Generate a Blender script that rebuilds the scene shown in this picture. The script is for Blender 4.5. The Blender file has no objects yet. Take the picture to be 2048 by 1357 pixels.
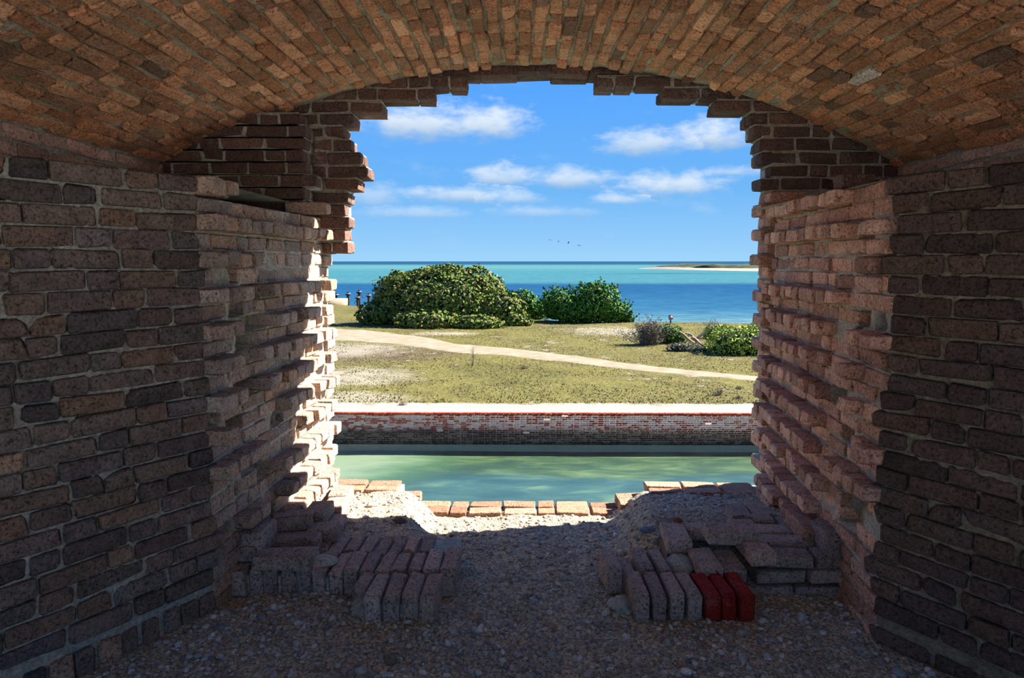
import bpy, math, random
import numpy as np
from mathutils import Vector, Matrix, Euler

random.seed(7)
RNG = np.random.default_rng(7)
SC = bpy.context.scene
COL = SC.collection

# ------------------------------------------------------------------ camera
F_PX = 1400.0
PITCH = math.atan(155.5 / F_PX)
YAW = math.radians(0.65)
CAM = np.array([0.0, 0.0, 1.40])
cam_data = bpy.data.cameras.new('camera')
cam_data.sensor_fit = 'HORIZONTAL'
cam_data.sensor_width = 36.0
cam_data.lens = 36.0 * F_PX / 2048.0
cam_data.clip_start = 0.05
cam_data.clip_end = 60000.0
cam = bpy.data.objects.new('camera', cam_data)
COL.objects.link(cam)
cam.location = CAM
cam.rotation_euler = (math.pi / 2 - PITCH, 0.0, YAW)
SC.camera = cam

C_F = np.array([-math.sin(YAW) * math.cos(PITCH), math.cos(YAW) * math.cos(PITCH), -math.sin(PITCH)])
C_R = np.array([math.cos(YAW), math.sin(YAW), 0.0])
C_U = np.cross(C_R, C_F)


def ray(x, y):
    return C_F + C_R * (x - 1024) / F_PX - C_U * (y - 678.5) / F_PX


def at_y(x, y, Y):
    d = ray(x, y)
    return CAM + d * (Y / d[1])


def at_z(x, y, Z):
    d = ray(x, y)
    return CAM + d * ((Z - CAM[2]) / d[2])


def to_px(p):
    d = np.asarray(p, float) - CAM
    z = d @ C_F
    return 1024 + F_PX * (d @ C_R) / z, 678.5 - F_PX * (d @ C_U) / z, z


def lin(r, g, b):
    def c(v):
        v /= 255.0
        return v / 12.92 if v <= 0.04045 else ((v + 0.055) / 1.055) ** 2.4
    return (c(r), c(g), c(b), 1.0)


# ------------------------------------------------------------------ world
SC.view_settings.view_transform = 'Standard'
SC.view_settings.look = 'None'
SC.view_settings.gamma = 1.0
SC.view_settings.use_curve_mapping = False
SC.view_settings.exposure = 2.2
SC.cycles.max_bounces = 10
SC.cycles.diffuse_bounces = 6
SC.cycles.transparent_max_bounces = 12

SUN_STRENGTH = 5.0
SUN_DIR = Vector((2.65, 0.88, 2.3)).normalized()
sun_data = bpy.data.lights.new('sun', 'SUN')
sun_data.energy = SUN_STRENGTH
sun_data.angle = math.radians(0.6)
sun_data.color = (1.0, 0.93, 0.82)
sun = bpy.data.objects.new('sun', sun_data)
COL.objects.link(sun)
sun.location = (30, 10, 40)
sun.rotation_euler = SUN_DIR.to_track_quat('Z', 'Y').to_euler()


class NT:
    """small helper around a node tree"""
    def __init__(self, tree):
        self.t = tree
        self.t.nodes.clear()

    def n(self, kind, **kw):
        nd = self.t.nodes.new(kind)
        for k, v in kw.items():
            if k == 'inp':
                for kk, vv in v.items():
                    self.set(nd.inputs[kk], vv)
            else:
                setattr(nd, k, v)
        return nd

    def set(self, sock, v):
        if hasattr(v, 'is_output'):
            self.t.links.new(v, sock)
        else:
            sock.default_value = v

    def m(self, op, a, b=None, c=None, clamp=False):
        nd = self.t.nodes.new('ShaderNodeMath')
        nd.operation = op
        nd.use_clamp = clamp
        self.set(nd.inputs[0], a)
        if b is not None:
            self.set(nd.inputs[1], b)
        if c is not None:
            self.set(nd.inputs[2], c)
        return nd.outputs[0]

    def mix(self, fac, a, b, mode='MIX'):
        nd = self.t.nodes.new('ShaderNodeMix')
        nd.data_type = 'RGBA'
        nd.blend_type = mode
        self.set(nd.inputs[0], fac)
        self.set(nd.inputs[6], a)
        self.set(nd.inputs[7], b)
        return nd.outputs[2]

    def noise(self, vec, scale, detail=3.0, rough=0.55, dist=0.0, out='Fac'):
        nd = self.n('ShaderNodeTexNoise')
        if vec is not None:
            self.set(nd.inputs['Vector'], vec)
        nd.inputs['Scale'].default_value = scale
        nd.inputs['Detail'].default_value = detail
        nd.inputs['Roughness'].default_value = rough
        nd.inputs['Distortion'].default_value = dist
        return nd.outputs[out]

    def ramp(self, fac, stops, interp='LINEAR'):
        nd = self.n('ShaderNodeValToRGB')
        cr = nd.color_ramp
        cr.interpolation = interp
        while len(cr.elements) < len(stops):
            cr.elements.new(0.5)
        for e, (p, c) in zip(cr.elements, stops):
            e.position = p
            e.color = c if len(c) == 4 else (*c, 1.0)
        self.set(nd.inputs[0], fac)
        return nd.outputs[0]

    def sstep(self, v, lo, hi):
        nd = self.n('ShaderNodeMapRange', interpolation_type='SMOOTHSTEP')
        self.set(nd.inputs[0], v)
        nd.inputs[1].default_value = lo
        nd.inputs[2].default_value = hi
        nd.inputs[3].default_value = 0.0
        nd.inputs[4].default_value = 1.0
        return nd.outputs[0]


world = bpy.data.worlds.new('sky')
SC.world = world
world.use_nodes = True
w = NT(world.node_tree)
tc = w.n('ShaderNodeTexCoord')
sep = w.n('ShaderNodeSeparateXYZ', inp={0: tc.outputs['Generated']})
az = w.m('ARCTAN2', sep.outputs[0], sep.outputs[1])
el = w.m('ARCSINE', sep.outputs[2])
sky = w.ramp(w.m('MULTIPLY_ADD', el, 1.0 / 1.6, 0.0, clamp=True), [
    (0.0, lin(150, 200, 236)), (0.02, lin(136, 190, 234)), (0.06, lin(106, 172, 232)), (0.16, lin(78, 152, 238)),
    (0.30, lin(66, 138, 232)), (1.0, lin(44, 104, 204))])
comb = w.n('ShaderNodeCombineXYZ', inp={0: az, 1: w.m('MULTIPLY', el, 2.2)})
cn = w.noise(comb.outputs[0], 26.0, 6.0, 0.6)
cn2 = w.noise(comb.outputs[0], 9.0, 4.0, 0.55)


def cloud_dir(x, y):
    d = ray(x, y)
    d = d / np.linalg.norm(d)
    return math.atan2(d[0], d[1]), math.asin(d[2])


# clouds: centre and half size as seen over the sea, then a denser or thinner body
CLOUDS = [(850, 250, 130, 32, 1.0), (970, 250, 90, 34, 1.0), (1290, 288, 90, 26, 0.85), (1420, 275, 90, 28, 1.0),
          (1010, 355, 80, 22, 0.9), (1150, 360, 85, 20, 0.85), (930, 392, 140, 16, 0.75), (1330, 375, 100, 24, 0.9),
          (1370, 368, 50, 22, 0.9), (1230, 401, 55, 11, 0.8), (1460, 346, 60, 10, 0.6), (1440, 362, 40, 8, 0.5),
          (750, 395, 60, 26, 0.5), (830, 428, 120, 12, 0.45), (1080, 426, 110, 11, 0.4), (1030, 398, 60, 14, 0.6)]
mask = None
shade = None
for (cx, cy, rx, ry, amt) in CLOUDS:
    a0, e0 = cloud_dir(cx, cy)
    ra, re = 1.08 * rx / F_PX, 1.35 * ry / F_PX
    u = w.m('MULTIPLY_ADD', az, 1.0 / ra, -a0 / ra)
    v = w.m('MULTIPLY_ADD', el, 1.0 / re, -e0 / re)
    vlow = w.m('MULTIPLY', w.m('MINIMUM', v, 0.0), 1.35)      # flat base
    vv = w.m('ADD', w.m('MAXIMUM', v, 0.0), vlow)
    d = w.m('SQRT', w.m('ADD', w.m('MULTIPLY', u, u), w.m('MULTIPLY', vv, vv)))
    d = w.m('MULTIPLY_ADD', w.m('SUBTRACT', cn, 0.5), 2.0, d)
    mk = w.m('MULTIPLY', w.sstep(d, 1.2, 0.05), amt)
    mask = mk if mask is None else w.m('MAXIMUM', mask, mk)
    sh = w.m('MULTIPLY', w.sstep(v, -0.9, 0.5), w.m('GREATER_THAN', mk, 0.02))
    shade = sh if shade is None else w.m('MAXIMUM', shade, sh)
# thin scattered cloud that goes on all around
thin = w.m('MULTIPLY', w.sstep(cn2, 0.56, 0.80), 0.45)
thin = w.m('MULTIPLY', thin, w.sstep(el, 0.0, 0.05))
cloud_col = w.mix(shade, lin(140, 172, 206), lin(214, 226, 238))
skyc = w.mix(thin, sky, lin(176, 202, 228))
skyc = w.mix(mask, skyc, cloud_col)
below = w.sstep(el, 0.0, -0.02)
skyc = w.mix(below, skyc, lin(120, 160, 180))
bg = w.n('ShaderNodeBackground', inp={0: skyc, 1: 0.255})
out = w.n('ShaderNodeOutputWorld', inp={0: bg.outputs[0]})

# ------------------------------------------------------------------ noise and mesh helpers
def _hash(ix, iy, iz):
    h = (ix * 374761393 + iy * 668265263 + iz * 2147483647 % 4294967291) & 0xFFFFFFFF
    h = ((h ^ (h >> 13)) * 1274126177) & 0xFFFFFFFF
    h = (h ^ (h >> 16)) & 0xFFFFFF
    return h / float(0xFFFFFF)


def vnoise(p):
    p = np.asarray(p, float)
    i = np.floor(p).astype(np.int64)
    f = p - i
    f = f * f * (3 - 2 * f)
    r = 0
    for dx in (0, 1):
        for dy in (0, 1):
            for dz in (0, 1):
                wgt = (f[:, 0] if dx else 1 - f[:, 0]) * (f[:, 1] if dy else 1 - f[:, 1]) * (f[:, 2] if dz else 1 - f[:, 2])
                r = r + wgt * _hash(i[:, 0] + dx + 1000, i[:, 1] + dy + 1000, i[:, 2] + dz + 1000)
    return r * 2 - 1


def fbm(p, octaves=4, gain=0.5):
    p = np.asarray(p, float)
    a, s, t = 1.0, 0, 0
    for o in range(octaves):
        s = s + a * vnoise(p * (2.03 ** o) + o * 17.3)
        t += a
        a *= gain
    return s / t


def mesh_from(name, verts, faces, mat=None, smooth=False):
    me = bpy.data.meshes.new(name)
    me.from_pydata([tuple(v) for v in verts], [], [tuple(f) for f in faces])
    me.update()
    if mat:
        me.materials.append(mat)
    if smooth:
        me.polygons.foreach_set('use_smooth', [True] * len(me.polygons))
    return me


def fast_mesh(name, V, Fq, mat=None, smooth=False):
    """V (n,3) array, Fq (m,k) index array of one polygon size"""
    me = bpy.data.meshes.new(name)
    V = np.asarray(V, np.float32)
    Fq = np.asarray(Fq, np.int32)
    k = Fq.shape[1]
    me.vertices.add(len(V))
    me.vertices.foreach_set('co', V.ravel())
    me.loops.add(Fq.size)
    me.loops.foreach_set('vertex_index', Fq.ravel())
    me.polygons.add(len(Fq))
    me.polygons.foreach_set('loop_start', np.arange(0, Fq.size, k, dtype=np.int32))
    me.update(calc_edges=True)
    me.validate()
    if smooth:
        me.polygons.foreach_set('use_smooth', np.ones(len(me.polygons), bool))
    if mat:
        me.materials.append(mat)
    return me


def link(name, me, parent=None, label=None, cat=None, group=None, kind=None):
    o = bpy.data.objects.new(name, me)
    COL.objects.link(o)
    if parent is not None:
        o.parent = parent
    if label:
        o['label'] = label
    if cat:
        o['category'] = cat
    if group:
        o['group'] = group
    if kind:
        o['kind'] = kind
    return o


def empty(name, loc, label, cat, group=None, kind=None):
    o = link(name, None, None, label, cat, group, kind)
    o.location = loc
    o.empty_display_size = 0.2
    return o


def child(name, me, thing, kind=None, label=None):
    """me in world coordinates, parented to a thing whose origin is not the world origin"""
    o = link(name, me, thing, label=label, kind=kind)
    o.matrix_parent_inverse = Matrix.Translation(-Vector(thing.location))
    return o


def box_arrays(x0, x1, y0, y1, z0, z1):
    V = np.array([(x0, y0, z0), (x1, y0, z0), (x1, y1, z0), (x0, y1, z0), (x0, y0, z1), (x1, y0, z1), (x1, y1, z1), (x0, y1, z1)], float)
    Fq = np.array([(0, 3, 2, 1), (4, 5, 6, 7), (0, 1, 5, 4), (1, 2, 6, 5), (2, 3, 7, 6), (3, 0, 4, 7)])
    return V, Fq


def join_arrays(parts):
    Vs, Fs, o = [], [], 0
    for V, Fq in parts:
        Vs.append(V)
        Fs.append(Fq + o)
        o += len(V)
    return np.concatenate(Vs), np.concatenate(Fs)


def grid_faces(nu, nv):
    i = np.arange(nu - 1)[:, None] * nv + np.arange(nv - 1)[None, :]
    i = i.ravel()
    return np.stack([i, i + nv, i + nv + 1, i + 1], 1)


def tube_arrays(pts, radii, n=6):
    pts = [Vector(p) for p in pts]
    V, Fq = [], []
    for k, p in enumerate(pts):
        d = (pts[min(k + 1, len(pts) - 1)] - pts[max(k - 1, 0)]).normalized()
        a = d.orthogonal().normalized()
        b = d.cross(a)
        for j in range(n):
            t = 2 * math.pi * j / n
            V.append(p + (a * math.cos(t) + b * math.sin(t)) * radii[k])
    for k in range(len(pts) - 1):
        for j in range(n):
            Fq.append((k * n + j, k * n + (j + 1) % n, (k + 1) * n + (j + 1) % n, (k + 1) * n + j))
    e = (len(pts) - 1) * n
    V.append(pts[0]); V.append(pts[-1])
    c0, c1 = len(V) - 2, len(V) - 1
    for j in range(n):
        Fq.append((c0, (j + 1) % n, j, j))
        Fq.append((c1, e + j, e + (j + 1) % n, e + (j + 1) % n))
    return np.array([tuple(v) for v in V]), np.array(Fq)


def quads_to_mesh(name, V, Fq, mat, smooth=False):
    faces = [tuple(dict.fromkeys(f)) for f in Fq.tolist()]
    return mesh_from(name, V.tolist(), faces, mat, smooth)


# ------------------------------------------------------------------ materials
def new_mat(name):
    m = bpy.data.materials.new(name)
    m.use_nodes = True
    return m, NT(m.node_tree)


def finish(t, col, rough, height=None, bump=0.5, dist=0.01, spec=0.3, gain=None):
    if gain is not None:
        col = t.mix(1.0, col, (gain, gain, gain, 1.0), 'MULTIPLY')
    p = t.n('ShaderNodeBsdfPrincipled', inp={'Base Color': col, 'Roughness': rough})
    p.inputs['Specular IOR Level'].default_value = spec
    if height is not None:
        b = t.n('ShaderNodeBump')
        b.inputs['Strength'].default_value = bump
        b.inputs['Distance'].default_value = dist
        t.set(b.inputs['Height'], height)
        t.set(p.inputs['Normal'], b.outputs[0])
    t.n('ShaderNodeOutputMaterial', inp={0: p.outputs[0]})
    return p


def brick_material(name, tones, pits=0.5, lime=0.15, mottle=0.5, moss=0.0, lime_col=(200, 190, 176), gain=None):
    m, t = new_mat(name)
    pos = t.n('ShaderNodeNewGeometry')
    oi = t.n('ShaderNodeObjectInfo')
    rnd = t.m('FRACT', t.m('ADD', oi.outputs['Random'], pos.outputs['Random Per Island']))
    P = pos.outputs['Position']
    k = len(tones)
    col = t.ramp(rnd, [((i + 0.5) / k, lin(*c)) for i, c in enumerate(tones)])
    rnd2 = t.m('FRACT', t.m('MULTIPLY', rnd, 7.31))
    col = t.mix(1.0, col, t.ramp(rnd2, [(0.0, (0.72, 0.72, 0.72)), (1.0, (1.22, 1.22, 1.22))]), 'MULTIPLY')
    n1 = t.noise(P, 22.0, 5.0, 0.62)
    n2 = t.noise(P, 95.0, 4.0, 0.65)
    n3 = t.noise(P, 260.0, 2.0, 0.6)
    col = t.mix(mottle, col, t.mix(1.0, col, t.ramp(n1, [(0.3, (0.5, 0.48, 0.5)), (0.7, (1.4, 1.36, 1.3))]), 'MULTIPLY'))
    col = t.mix(1.0, col, t.ramp(n2, [(0.25, (0.5, 0.48, 0.48)), (0.7, (1.32, 1.32, 1.32))]), 'MULTIPLY')
    pit = t.sstep(n2, 0.42, 0.33)
    pit2 = t.sstep(t.noise(P, 150.0, 2.0, 0.5), 0.36, 0.29)
    pitm = t.m('MULTIPLY', t.m('MAXIMUM', pit, pit2), pits)
    col = t.mix(pitm, col, lin(38, 32, 30))
    lm = t.m('MULTIPLY', t.sstep(t.m('ADD', t.noise(P, 5.0, 4.0, 0.6), t.m('MULTIPLY', t.m('SUBTRACT', n2, 0.5), 0.35)), 0.58, 0.74), lime)
    col = t.mix(lm, col, lin(*lime_col))
    if moss:
        ms = t.m('MULTIPLY', t.sstep(t.noise(P, 3.0, 4.0, 0.6), 0.47, 0.68), moss)
        col = t.mix(ms, col, lin(92, 80, 44))
    h = t.m('ADD', t.m('MULTIPLY', n1, 0.9), t.m('ADD', t.m('MULTIPLY', n2, 0.9), t.m('MULTIPLY', n3, 0.35)))
    h = t.m('SUBTRACT', h, t.m('MULTIPLY', t.m('MAXIMUM', pit, pit2), 0.3))
    finish(t, col, 0.9, h, 0.85, 0.013, 0.2, gain)
    return m


def mortar_material(name, tones, dark=0.3):
    m, t = new_mat(name)
    P = t.n('ShaderNodeNewGeometry').outputs['Position']
    n1 = t.noise(P, 6.0, 5.0, 0.6)
    n2 = t.noise(P, 70.0, 5.0, 0.7)
    n3 = t.noise(P, 220.0, 3.0, 0.7)
    col = t.ramp(n1, [(0.32 + 0.36 * i / (len(tones) - 1), lin(*c)) for i, c in enumerate(tones)])
    col = t.mix(1.0, col, t.ramp(n2, [(0.3, (0.5, 0.5, 0.5)), (0.68, (1.3, 1.3, 1.3))]), 'MULTIPLY')
    col = t.mix(t.m('MULTIPLY', t.sstep(n3, 0.42, 0.30), dark), col, lin(40, 38, 34))
    finish(t, col, 0.95, t.m('ADD', n2, t.m('MULTIPLY', n3, 0.5)), 0.9, 0.014, 0.15)
    return m


M_VAULT = brick_material('vault_brick', [(176, 128, 96), (200, 142, 104), (160, 118, 92), (208, 154, 116), (188, 132, 96), (138, 110, 90), (196, 146, 110), (218, 166, 128)],
                         0.45, 0.14, 0.5, 0.22, gain=1.6)
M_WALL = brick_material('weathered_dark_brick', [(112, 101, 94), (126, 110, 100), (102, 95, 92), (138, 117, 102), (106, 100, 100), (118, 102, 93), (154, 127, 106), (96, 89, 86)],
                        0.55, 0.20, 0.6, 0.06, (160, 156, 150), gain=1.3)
M_WALL_R = brick_material('right_wall_dark_brick', [(98, 82, 74), (108, 88, 78), (90, 78, 72), (102, 86, 78), (114, 92, 78), (94, 80, 74)],
                          0.5, 0.10, 0.55, 0.05, (140, 132, 124), gain=1.12)  # darker brown tones for the right wall
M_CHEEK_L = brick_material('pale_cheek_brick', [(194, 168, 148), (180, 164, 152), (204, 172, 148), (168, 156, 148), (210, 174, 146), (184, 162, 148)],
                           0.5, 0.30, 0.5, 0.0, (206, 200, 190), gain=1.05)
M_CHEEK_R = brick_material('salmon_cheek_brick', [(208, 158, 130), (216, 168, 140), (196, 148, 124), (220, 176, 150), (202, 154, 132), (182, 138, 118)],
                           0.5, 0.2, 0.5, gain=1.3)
M_PINK = brick_material('pink_course_brick', [(214, 176, 156), (220, 186, 168), (198, 160, 142), (208, 178, 164)], 0.4, 0.3, 0.5, gain=1.25)
M_FOOT = brick_material('footing_brick', [(166, 144, 130), (154, 134, 122), (178, 152, 136), (146, 128, 118), (164, 146, 134)], 0.75, 0.15, 0.5, gain=1.3)
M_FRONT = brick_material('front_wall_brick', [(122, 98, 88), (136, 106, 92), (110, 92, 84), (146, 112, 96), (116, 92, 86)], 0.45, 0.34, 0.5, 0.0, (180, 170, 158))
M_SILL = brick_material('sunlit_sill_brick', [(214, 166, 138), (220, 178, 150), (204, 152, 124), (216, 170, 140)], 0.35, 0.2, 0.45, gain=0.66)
M_LIMED = brick_material('lime_splashed_brick', [(226, 214, 196), (232, 222, 206)], 0.3, 0.6, 0.5, 0.0, (250, 244, 232), gain=1.1)
M_RED = brick_material('red_stained_brick', [(176, 44, 34), (164, 38, 32), (186, 56, 38)], 0.4, 0.12, 0.4)
M_MOAT = brick_material('moat_coping_brick', [(176, 72, 50), (164, 64, 46), (186, 86, 60), (158, 62, 46)], 0.2, 0.15, 0.4)
M_MORTAR = mortar_material('lime_mortar', [(186, 184, 168), (208, 204, 188), (172, 168, 152)])
M_MORTAR_R = mortar_material('right_wall_mortar', [(150, 138, 116), (168, 156, 132), (132, 120, 100)], 0.45)  # darker, browner mortar for the right wall
M_MORTAR_V = mortar_material('vault_mortar', [(198, 188, 156), (214, 206, 178), (172, 162, 130)], 0.45)
M_MORTAR_C = mortar_material('cheek_mortar', [(204, 196, 178), (218, 208, 188), (190, 180, 160)])

# ------------------------------------------------------------------ bricks
BL, BW, BH = 0.208, 0.100, 0.060
NVAR = 28


def brick_variant(seed):
    r = random.Random(seed)
    hx, hy, hz = BL / 2, BW / 2, BH / 2
    V, N, idx = [], [], {}
    for sx in (-1, 1):
        for sy in (-1, 1):
            for sz in (-1, 1):
                c = r.uniform(0.004, 0.010)
                if r.random() < 0.10:
                    c = r.uniform(0.012, 0.020)
                jx, jy, jz = (r.uniform(-0.0035, 0.0035) for _ in range(3))
                for ax in range(3):
                    p = [sx * hx + jx, sy * hy + jy, sz * hz + jz]
                    s = (sx, sy, sz)
                    for a2 in range(3):
                        if a2 != ax:
                            p[a2] -= s[a2] * min(c * r.uniform(0.7, 1.3), (hx, hy, hz)[a2] * 0.6)
                    p[ax] += r.uniform(-0.0012, 0.0012)
                    idx[(sx, sy, sz, ax)] = len(V)
                    V.append(p)
                    nn = [0, 0, 0]
                    nn[ax] = s[ax]
                    N.append(nn)
    faces = []
    ring = [(-1, -1), (1, -1), (1, 1), (-1, 1)]

    def key(ax, s, a, b, t):
        q = [0, 0, 0]
        o = [i for i in range(3) if i != ax]
        q[ax] = s; q[o[0]] = a; q[o[1]] = b
        return idx[(q[0], q[1], q[2], t)]
    for ax in range(3):
        for s in (-1, 1):
            faces.append([key(ax, s, a, b, ax) for a, b in ring])
    for ax in range(3):                       # bevelled edges along axis ax
        o = [i for i in range(3) if i != ax]
        for a in (-1, 1):
            for b in (-1, 1):
                def q(s, t):
                    v = [0, 0, 0]
                    v[ax] = s; v[o[0]] = a; v[o[1]] = b
                    return idx[(v[0], v[1], v[2], t)]
                faces.append([q(-1, o[0]), q(1, o[0]), q(1, o[1]), q(-1, o[1])])
    for sx in (-1, 1):
        for sy in (-1, 1):
            for sz in (-1, 1):
                faces.append([idx[(sx, sy, sz, a)] for a in range(3)])
    V = np.array(V)
    out = []
    for f in faces:
        c = V[f].mean(0)
        n = np.cross(V[f[1]] - V[f[0]], V[f[2]] - V[f[0]])
        out.append(f if n @ c > 0 else f[::-1])
    return V, np.array(N, float), out


VARIANTS = [brick_variant(100 + i) for i in range(NVAR)]
_brick_mesh = {}


def brick_mesh(v, mat):
    key = (v, mat.name)
    if key not in _brick_mesh:
        V, N, faces = VARIANTS[v]
        me = mesh_from('brick', V.tolist(), faces, mat, True)
        me.normals_split_custom_set_from_vertices([tuple(n) for n in N])
        _brick_mesh[key] = me
    return _brick_mesh[key]


def frame(ex, ey, ez, c, s=(1, 1, 1)):
    ex, ey, ez = (np.asarray(a, float) for a in (ex, ey, ez))
    M = np.eye(4)
    M[:3, 0] = ex * s[0]
    M[:3, 1] = ey * s[1]
    M[:3, 2] = ez * s[2]
    M[:3, 3] = c
    return M


class Bricks:
    """bricks of one wall or thing; the largest in the photograph become objects, the rest one mesh"""
    def __init__(self, parent, origin=(0, 0, 0)):
        self.parent, self.items, self.origin = parent, [], Vector(origin)

    def add(self, c, ex, ey, ez, mat, dims=(BL, BW, BH), jit=0.004, rot=0.012, variant=None, own=True, name='brick', label=None):
        e = np.stack([np.asarray(a, float) for a in (ex, ey, ez)], 1)
        R = np.array(Euler([random.gauss(0, rot) for _ in range(3)]).to_matrix())
        e = e @ R
        c = np.asarray(c, float) + e @ np.array([random.gauss(0, jit * 0.5) for _ in range(3)])
        s = [dims[0] / BL, dims[1] / BW, dims[2] / BH]
        flip = [random.choice((-1, 1)) for _ in range(2)]
        flip.append(flip[0] * flip[1])
        e = e * np.array(flip)
        M = frame(e[:, 0], e[:, 1], e[:, 2], c, s)
        self.items.append([M, random.randrange(NVAR) if variant is None else variant, mat, own, name, label])

    def build(self, limit=290, margin=40):
        scored = []
        for it in self.items:
            x, y, z = to_px(it[0][:3, 3])
            inside = z > 0.3 and -margin < x < 2048 + margin and -margin < y < 1357 + margin and it[3]
            scored.append(((1.0 / z if inside else -1.0), it))
        scored.sort(key=lambda q: -q[0])
        own = [it for s, it in scored[:limit] if s > 0]
        rest = [it for k, (s, it) in enumerate(scored) if not (k < limit and s > 0)]
        inv = Matrix.Translation(-self.origin)
        for M, v, mat, _, name, label in own:
            o = bpy.data.objects.new(name, brick_mesh(v, mat))
            COL.objects.link(o)
            o.parent = self.parent
            o.matrix_local = inv @ Matrix(M.tolist())
            if label:
                o['label'] = label
        if rest:
            VV, NN, FF, MI, mats, off = [], [], [], [], [], 0
            for M, v, mat, *_ in rest:
                if mat not in mats:
                    mats.append(mat)
                V, N, faces = VARIANTS[v]
                VV.append(V @ M[:3, :3].T + M[:3, 3] - np.array(self.origin))
                Ni = N @ np.linalg.inv(M[:3, :3])
                NN.append(Ni / np.linalg.norm(Ni, axis=1, keepdims=True))
                FF += [[i + off for i in f] for f in faces]
                MI += [mats.index(mat)] * len(faces)
                off += len(V)
            me = mesh_from('brickwork', np.concatenate(VV).tolist(), FF, None, True)
            for mt in mats:
                me.materials.append(mt)
            me.polygons.foreach_set('material_index', MI)
            me.normals_split_custom_set_from_vertices([tuple(n) for n in np.concatenate(NN)])
            link('brickwork', me, self.parent, kind='stuff')

# ------------------------------------------------------------------ casemate shell
VX0, VHALF, VZS, VRISE = 0.09, 2.04, 1.93, 0.55
VR = (VHALF ** 2 + VRISE ** 2) / (2 * VRISE)
VZC = VZS + VRISE - VR
VTH = math.asin(VHALF / VR)
Y_BACK, Y_FRONT = -1.3, 4.06
EX, EY, EZ = np.eye(3)


def arch_z(x):
    return VZC + math.sqrt(max(VR ** 2 - (x - VX0) ** 2, 0.0))


# vault: a rough mortar shell carrying the brick courses
nth, ny = 260, 330
th = np.linspace(-VTH - 0.01, VTH + 0.01, nth)
yy = np.concatenate([np.linspace(Y_BACK, 0.6, 30), np.linspace(0.6, Y_FRONT, ny - 30)])
TH, YY = np.meshgrid(th, yy, indexing='ij')
TH, YY = TH.ravel(), YY.ravel()
arc = TH * VR
nz = fbm(np.stack([arc * 22, YY * 22, np.zeros_like(arc)], 1), 3)
rad = VR + 0.013 - 0.009 * nz
V = np.stack([VX0 + rad * np.sin(TH), YY, VZC + rad * np.cos(TH)], 1)
Fq = grid_faces(nth, ny)
Vo = np.stack([VX0 + (VR + 0.45) * np.sin(th), np.full(nth, Y_BACK), VZC + (VR + 0.45) * np.cos(th)], 1)
ceiling = link('ceiling', fast_mesh('ceiling', V, Fq, M_MORTAR_V, True), kind='structure')
vb = Bricks(ceiling)
ncourse = int(round(2 * VTH * VR / 0.070))
for i in range(ncourse):
    t0 = -VTH + (i + 0.5) * 2 * VTH / ncourse
    y = Y_FRONT - random.choice((0.0, 0.05, 0.11, 0.16)) * (1 if i % 2 else 0.6)
    hdr = i % 2 == 0
    tang = np.array([math.cos(t0), 0, -math.sin(t0)])
    nrm = np.array([-math.sin(t0), 0, -math.cos(t0)])
    first = True
    while y > 0.55:
        if first:
            first = False
        L = random.gauss(0.098, 0.006) if hdr else random.gauss(0.202, 0.008)
        c0 = y - L / 2
        c = np.array([VX0 + VR * math.sin(t0), c0, VZC + VR * math.cos(t0)])
        proud = random.gauss(0.003, 0.0055)
        if hdr:
            vb.add(c - nrm * (0.10 - proud), nrm, EY, np.cross(nrm, EY), M_VAULT, (0.208, L, random.gauss(0.0570, 0.003)), 0.003, 0.022)
        else:
            vb.add(c - nrm * (0.05 - proud), EY, nrm, np.cross(EY, nrm), M_VAULT, (L, 0.10, random.gauss(0.0570, 0.003)), 0.003, 0.020)
        y -= L + random.gauss(0.012, 0.003)
        hdr = not hdr if random.random() > 0.1 else hdr
# one brick splashed with lime, right of the opening
dl = ray(1733, 152)
best = min(vb.items, key=lambda it: np.linalg.norm(np.cross(dl, it[0][:3, 3] - CAM)) / np.linalg.norm(dl) + (9 if it[0][1, 3] < 1 else 0))
best[2] = M_LIMED
best[5] = 'brick splashed white with lime'
vb.build(295)

# mass of masonry over and beside the vault (keeps the sun out as the fort does)
mass = [box_arrays(-3.5, 3.6, Y_BACK, 4.26, 2.75, 3.3),
        box_arrays(-3.5, -2.45, Y_BACK, 4.26, -7.0, 2.76), box_arrays(2.65, 3.6, Y_BACK, 4.26, -7.0, 2.76)]
Vm, Fm = join_arrays(mass)
link('wall_outer_mass', fast_mesh('mass', Vm, Fm, M_MORTAR), kind='structure')


def plane_grid(o, du, dv, n, nu, nv, amp=0.006, freq=26.0, holes=(), bias=0.0):
    """rough mortar face; holes = (u0,u1,v0,v1,depth) in metres"""
    o, du, dv, n = (np.asarray(a, float) for a in (o, du, dv, n))
    u = np.linspace(0, 1, nu)
    v = np.linspace(0, 1, nv)
    U, Vv = np.meshgrid(u, v, indexing='ij')
    U, Vv = U.ravel(), Vv.ravel()
    P = o + U[:, None] * du + Vv[:, None] * dv
    d = amp * fbm(P * freq, 3) + bias
    lu, lv = np.linalg.norm(du), np.linalg.norm(dv)
    for (u0, u1, v0, v1, dep) in holes:
        inside = (U * lu > u0) & (U * lu < u1) & (Vv * lv > v0) & (Vv * lv < v1)
        d = np.where(inside, d - dep, d)
    return P + d[:, None] * n, grid_faces(nu, nv)


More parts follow.
